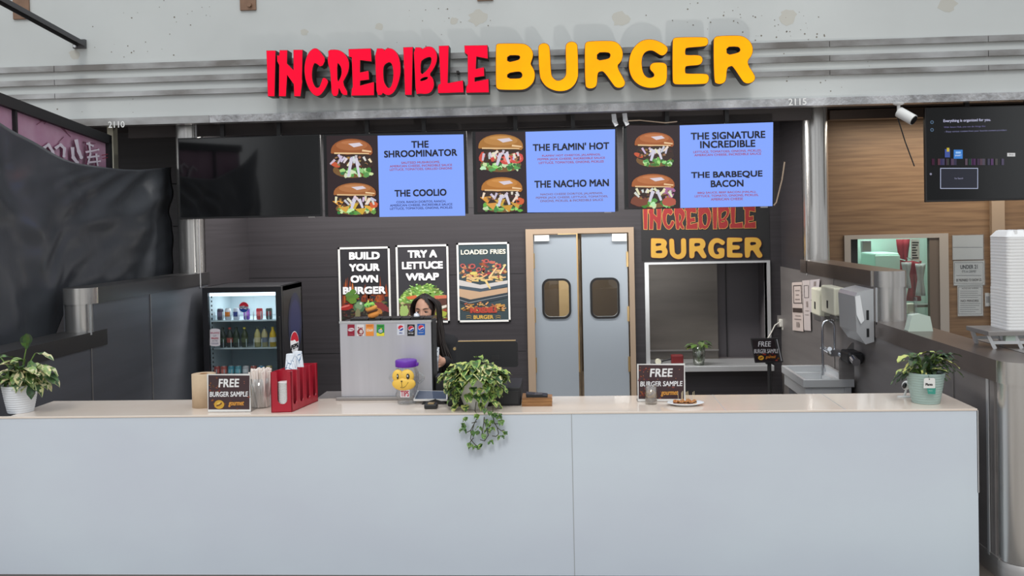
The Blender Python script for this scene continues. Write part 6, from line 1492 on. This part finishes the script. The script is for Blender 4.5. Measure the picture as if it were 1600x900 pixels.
for s_ in (-1, 1):
    skin_chain(body, [(bx + s_ * .085, by, shz_ - .54), (bx + s_ * .09, by - .01, .47), (bx + s_ * .09, by + .02, .09)], [.098, .058, .038])
    skin_chain(body, [(bx + s_ * .09, by + .02, .055), (bx + s_ * .095, by - .13, .036)], [.04, .03])
def hand_mesh(mb, wrist, palm_c, grip, curl):
    """palm and five bent fingers closing round the upright thing at grip"""
    mb.tube([wrist, palm_c], [.026, .03], 14); mb.ball(palm_c, (.026, .03, .04), 14); mb.ball(wrist.lerp(palm_c, .5), (.024, .024, .032), 14)
    fwd = (grip - palm_c); fwd.z = 0; fwd.normalize(); side = Vector((0, -1, 0))
    for k, (ln, r_) in enumerate(((.070, .0088), (.078, .0092), (.073, .0088), (.058, .008))):
        b = palm_c + Vector((0, -.012, .030 - k * .020)); pts = [b]; a = 0
        dv_ = (side * .8 + fwd * .45).normalized()
        for j in range(3):
            seg = ln * (.45, .32, .23)[j]; pts.append(pts[-1] + dv_ * seg + Vector((0, 0, -.004))); dv_ = (dv_ * math.cos(curl) + fwd * math.sin(curl) + Vector((0, .35 * j, 0))).normalized()
        skin_chain(mb, pts, [r_ * 1.05, r_, r_ * .92, r_ * .8])
    th = [palm_c + Vector((0, .004, .030)), palm_c + fwd * .022 + Vector((0, -.012, .056)), palm_c + fwd * .05 + Vector((0, -.022, .06))]
    skin_chain(mb, th, [.012, .0105, .0085])
grip = hand + Vector((-.05, -.0, .0))
hand_mesh(body, WRI, hand + Vector((.02, .02, 0)), grip, .55)
hand_mesh(body, WRR, WRR + Vector((.05, -.05, 0)), grip + Vector((-.04, 0, 0)), .4)
bo = body.build('body', 'skin', t)
rm = bo.modifiers.new('remesh', 'REMESH'); rm.mode = 'VOXEL'; rm.voxel_size = .0055; rm.use_smooth_shade = True
sm = bo.modifiers.new('smooth', 'SMOOTH'); sm.factor = .5; sm.iterations = 2
sh = MB(); g = .014
skin_chain(sh, [(bx, by, shz_ - .0), (bx, by, shz_ - .2), (bx, by, shz_ - .38), (bx, by, shz_ - .56)], [.115, .135, .125, .15])
for S_, E_, W_ in ((SHL, ELB, WRI), (SHR, ELR, WRR)):
    skin_chain(sh, [Vector((bx, by, shz_ - .01)), S_], [.085, .074]); skin_chain(sh, [S_, E_], [.074, .062]); skin_chain(sh, [E_, E_.lerp(W_, .98)], [.062, .042])
so = sh.build('shirt', 'shirt', t); rm = so.modifiers.new('remesh', 'REMESH'); rm.mode = 'VOXEL'; rm.voxel_size = .01; rm.use_smooth_shade = True; sm = so.modifiers.new('smooth', 'SMOOTH'); sm.iterations = 4
tr_ = MB()
for s_ in (-1, 1): skin_chain(tr_, [(bx + s_ * .07, by, shz_ - .52), (bx + s_ * .09, by - .01, .47), (bx + s_ * .09, by + .02, .1)], [.125, .078, .062])
so = tr_.build('trousers', 'trousers', t); rm = so.modifiers.new('remesh', 'REMESH'); rm.mode = 'VOXEL'; rm.voxel_size = .012; rm.use_smooth_shade = True
for s_ in (-1, 1): MB().ball((bx + s_ * .092, by - .06, .04), (.05, .13, .04), 18).build('shoe', 'black', t)
hb = MB(); eyb = MB(); lsh = MB(); lid = MB()
def onface(x, z, off=.0015):
    best = None                                            # point on the face surface at (x, z)
    lo = None
    for i in range(nT + 1):
        for k in range(nP // 2, nP + 1):
            q = skull(PI * i / nT, 2 * PI * k / nP)
            d_ = (q[0] - x) ** 2 + (q[2] - z) ** 2
            if lo is None or d_ < lo: lo, best = d_, q
    return hd(x, best[1] - off, z)
for s_ in (-1, 1):
    MB().ball(hd(s_ * .031, -.068, .002), (.0135, .0135, .0115), 18).build('eyeball', 'eye_white', t)
    ip = hd(s_ * .031, -.0795, -.003); MB().ball(ip, (.0052, .003, .0052), 12).build('iris', 'lash', t)
    pts = [hd(s_ * .031 + u * .019, -.0835 + abs(u) ** 2 * .009, .0055 - 0.006 * u * u) for u in (-1, -.6, -.2, .2, .6, 1)]
    lsh.tube(pts, [.0014, .0024, .0028, .0028, .0024, .0012], 6)
    lid.add([v for u in (-1, -.6, -.2, .2, .6, 1) for v in (hd(s_ * .031 + u * .019, -.0832 + u * u * .009, .0055 - .006 * u * u), hd(s_ * .031 + u * .021, -.081 + u * u * .008, .014 - .005 * u * u))], [(2 * k, 2 * k + 2, 2 * k + 3, 2 * k + 1) for k in range(5)], 0, True)
    eyb.tube([onface(s_ * (.014 + .038 * u), .024 + .007 * math.sin(u * 2.2) - .004 * u, .001) for u in (0, .25, .5, .75, 1)], [.002, .0034, .0034, .0026, .001], 6)
lsh.build('eyelashes', 'lash', t); eyb.build('eyebrows', 'lash', t); lid.build('eyelids', 'skin', t)
MB().tube([onface(-.022 + .011 * k, -.057 + (.001, -.0015, -.0005, -.0015, .001)[k], .0005) for k in range(5)], [.0016, .0034, .003, .0034, .0016], 8).tube([onface(-.02 + .01 * k, -.0655 - (.0, .002, .003, .002, 0)[k], .0005) for k in range(5)], [.0016, .0036, .0042, .0036, .0016], 8).build('lips', 'lips', t)
# hair: a cap over the skull, parted, and long locks down both sides
cap = MB(); ids = {}
cv_ = []
for i in range(31):
    for k in range(49):
        th, ph = PI * .74 * i / 30, 2 * PI * k / 48
        x, y, z = skull(th, ph, 1.09, False); cv_.append(hd(x, y + .004, z + .004 + .003 * math.sin(ph * 14)))
def faceside(th, ph):
    dx, dy, dz = math.sin(th) * math.cos(ph), math.sin(th) * math.sin(ph), math.cos(th)
    return dy < -.1 and dz < .80 - .75 * dx * dx - .25 * dx and abs(dx) < .86
fs = []
for i in range(30):
    for k in range(48):
        if not faceside(PI * .74 * (i + .5) / 30, 2 * PI * (k + .5) / 48): fs.append((i * 49 + k, (i + 1) * 49 + k, (i + 1) * 49 + k + 1, i * 49 + k + 1))
cap.add(cv_, fs, 0, True)
for i in range(240):
    s_ = 1 if i % 2 else -1; u = random.random()
    ys_ = -.035 + .11 * u
    p0_ = hd(s_ * .004, ys_ * .85, .121 - 1.6 * ys_ * ys_ * 4)
    rr_ = random.uniform(1.1, 1.28)
    sidex = .080 * rr_
    p1_ = hd(s_ * sidex * .62, ys_ * .95 - .006 * (1 - u), .100 - ys_ * ys_ * 5)
    p2_ = hd(s_ * sidex * 1.03, ys_ * .9 + .01, .045)
    p3_ = hd(s_ * sidex * 1.12, ys_ * .8 + .015, -.03)
    base = Vector((bx + s_ * random.uniform(.085, .125), by - .09 + .12 * u + random.uniform(-.02, .02), shz_ - .02))
    L_ = random.uniform(.2, .34)
    out = random.uniform(.0, .10) if s_ > 0 else random.uniform(-.03, .03)
    p4_ = base + Vector((0, -.05 * (1 - u), .06)); p5_ = base + Vector((s_ * .02 + out * .6, -.05, -L_ * .5)); p6_ = base + Vector((s_ * .02 + out, -.06, -L_))
    hbp = [catm([tuple(p0_), tuple(p1_), tuple(p2_), tuple(p3_), tuple(p4_), tuple(p5_), tuple(p6_)], j / 16) for j in range(17)]
    cap.tube(hbp, [.0035] + [.0062] * 12 + [.005, .004, .003, .0012], 5)
cap.build('hair', 'hair', t)
# patterned wrapper she holds
c = at(679, 562, Y=6.70)
t = thing('wrapped_cup', 'pale patterned cup held in the hand of the woman', 'cup', c + Vector((0, 0, -.08)))
MB().lathe([(0, -.085), (.028, -.085), (.038, .09), (.036, .09), (.027, -.08), (0, -.08)], c, 28).build('cup', 'cup_print', t)
A = MB()
for k in range(34):
    a, z = random.uniform(-3.0, -.1), random.uniform(-.075, .08); r_ = .033 + .01 * (z + .0) / .17 + .0012
    for q in range(2): A.add([c + Vector(((r_) * math.cos(a + da), r_ * math.sin(a + da), z + dz)) for da, dz in ((0, 0), (.16, .004), (.2, .014), (.02, .011))], [(0, 1, 2, 3)], 0, False, (120, 124, 134)); a += .3; z += .012
A.build('speckle_pattern', 'print', t)
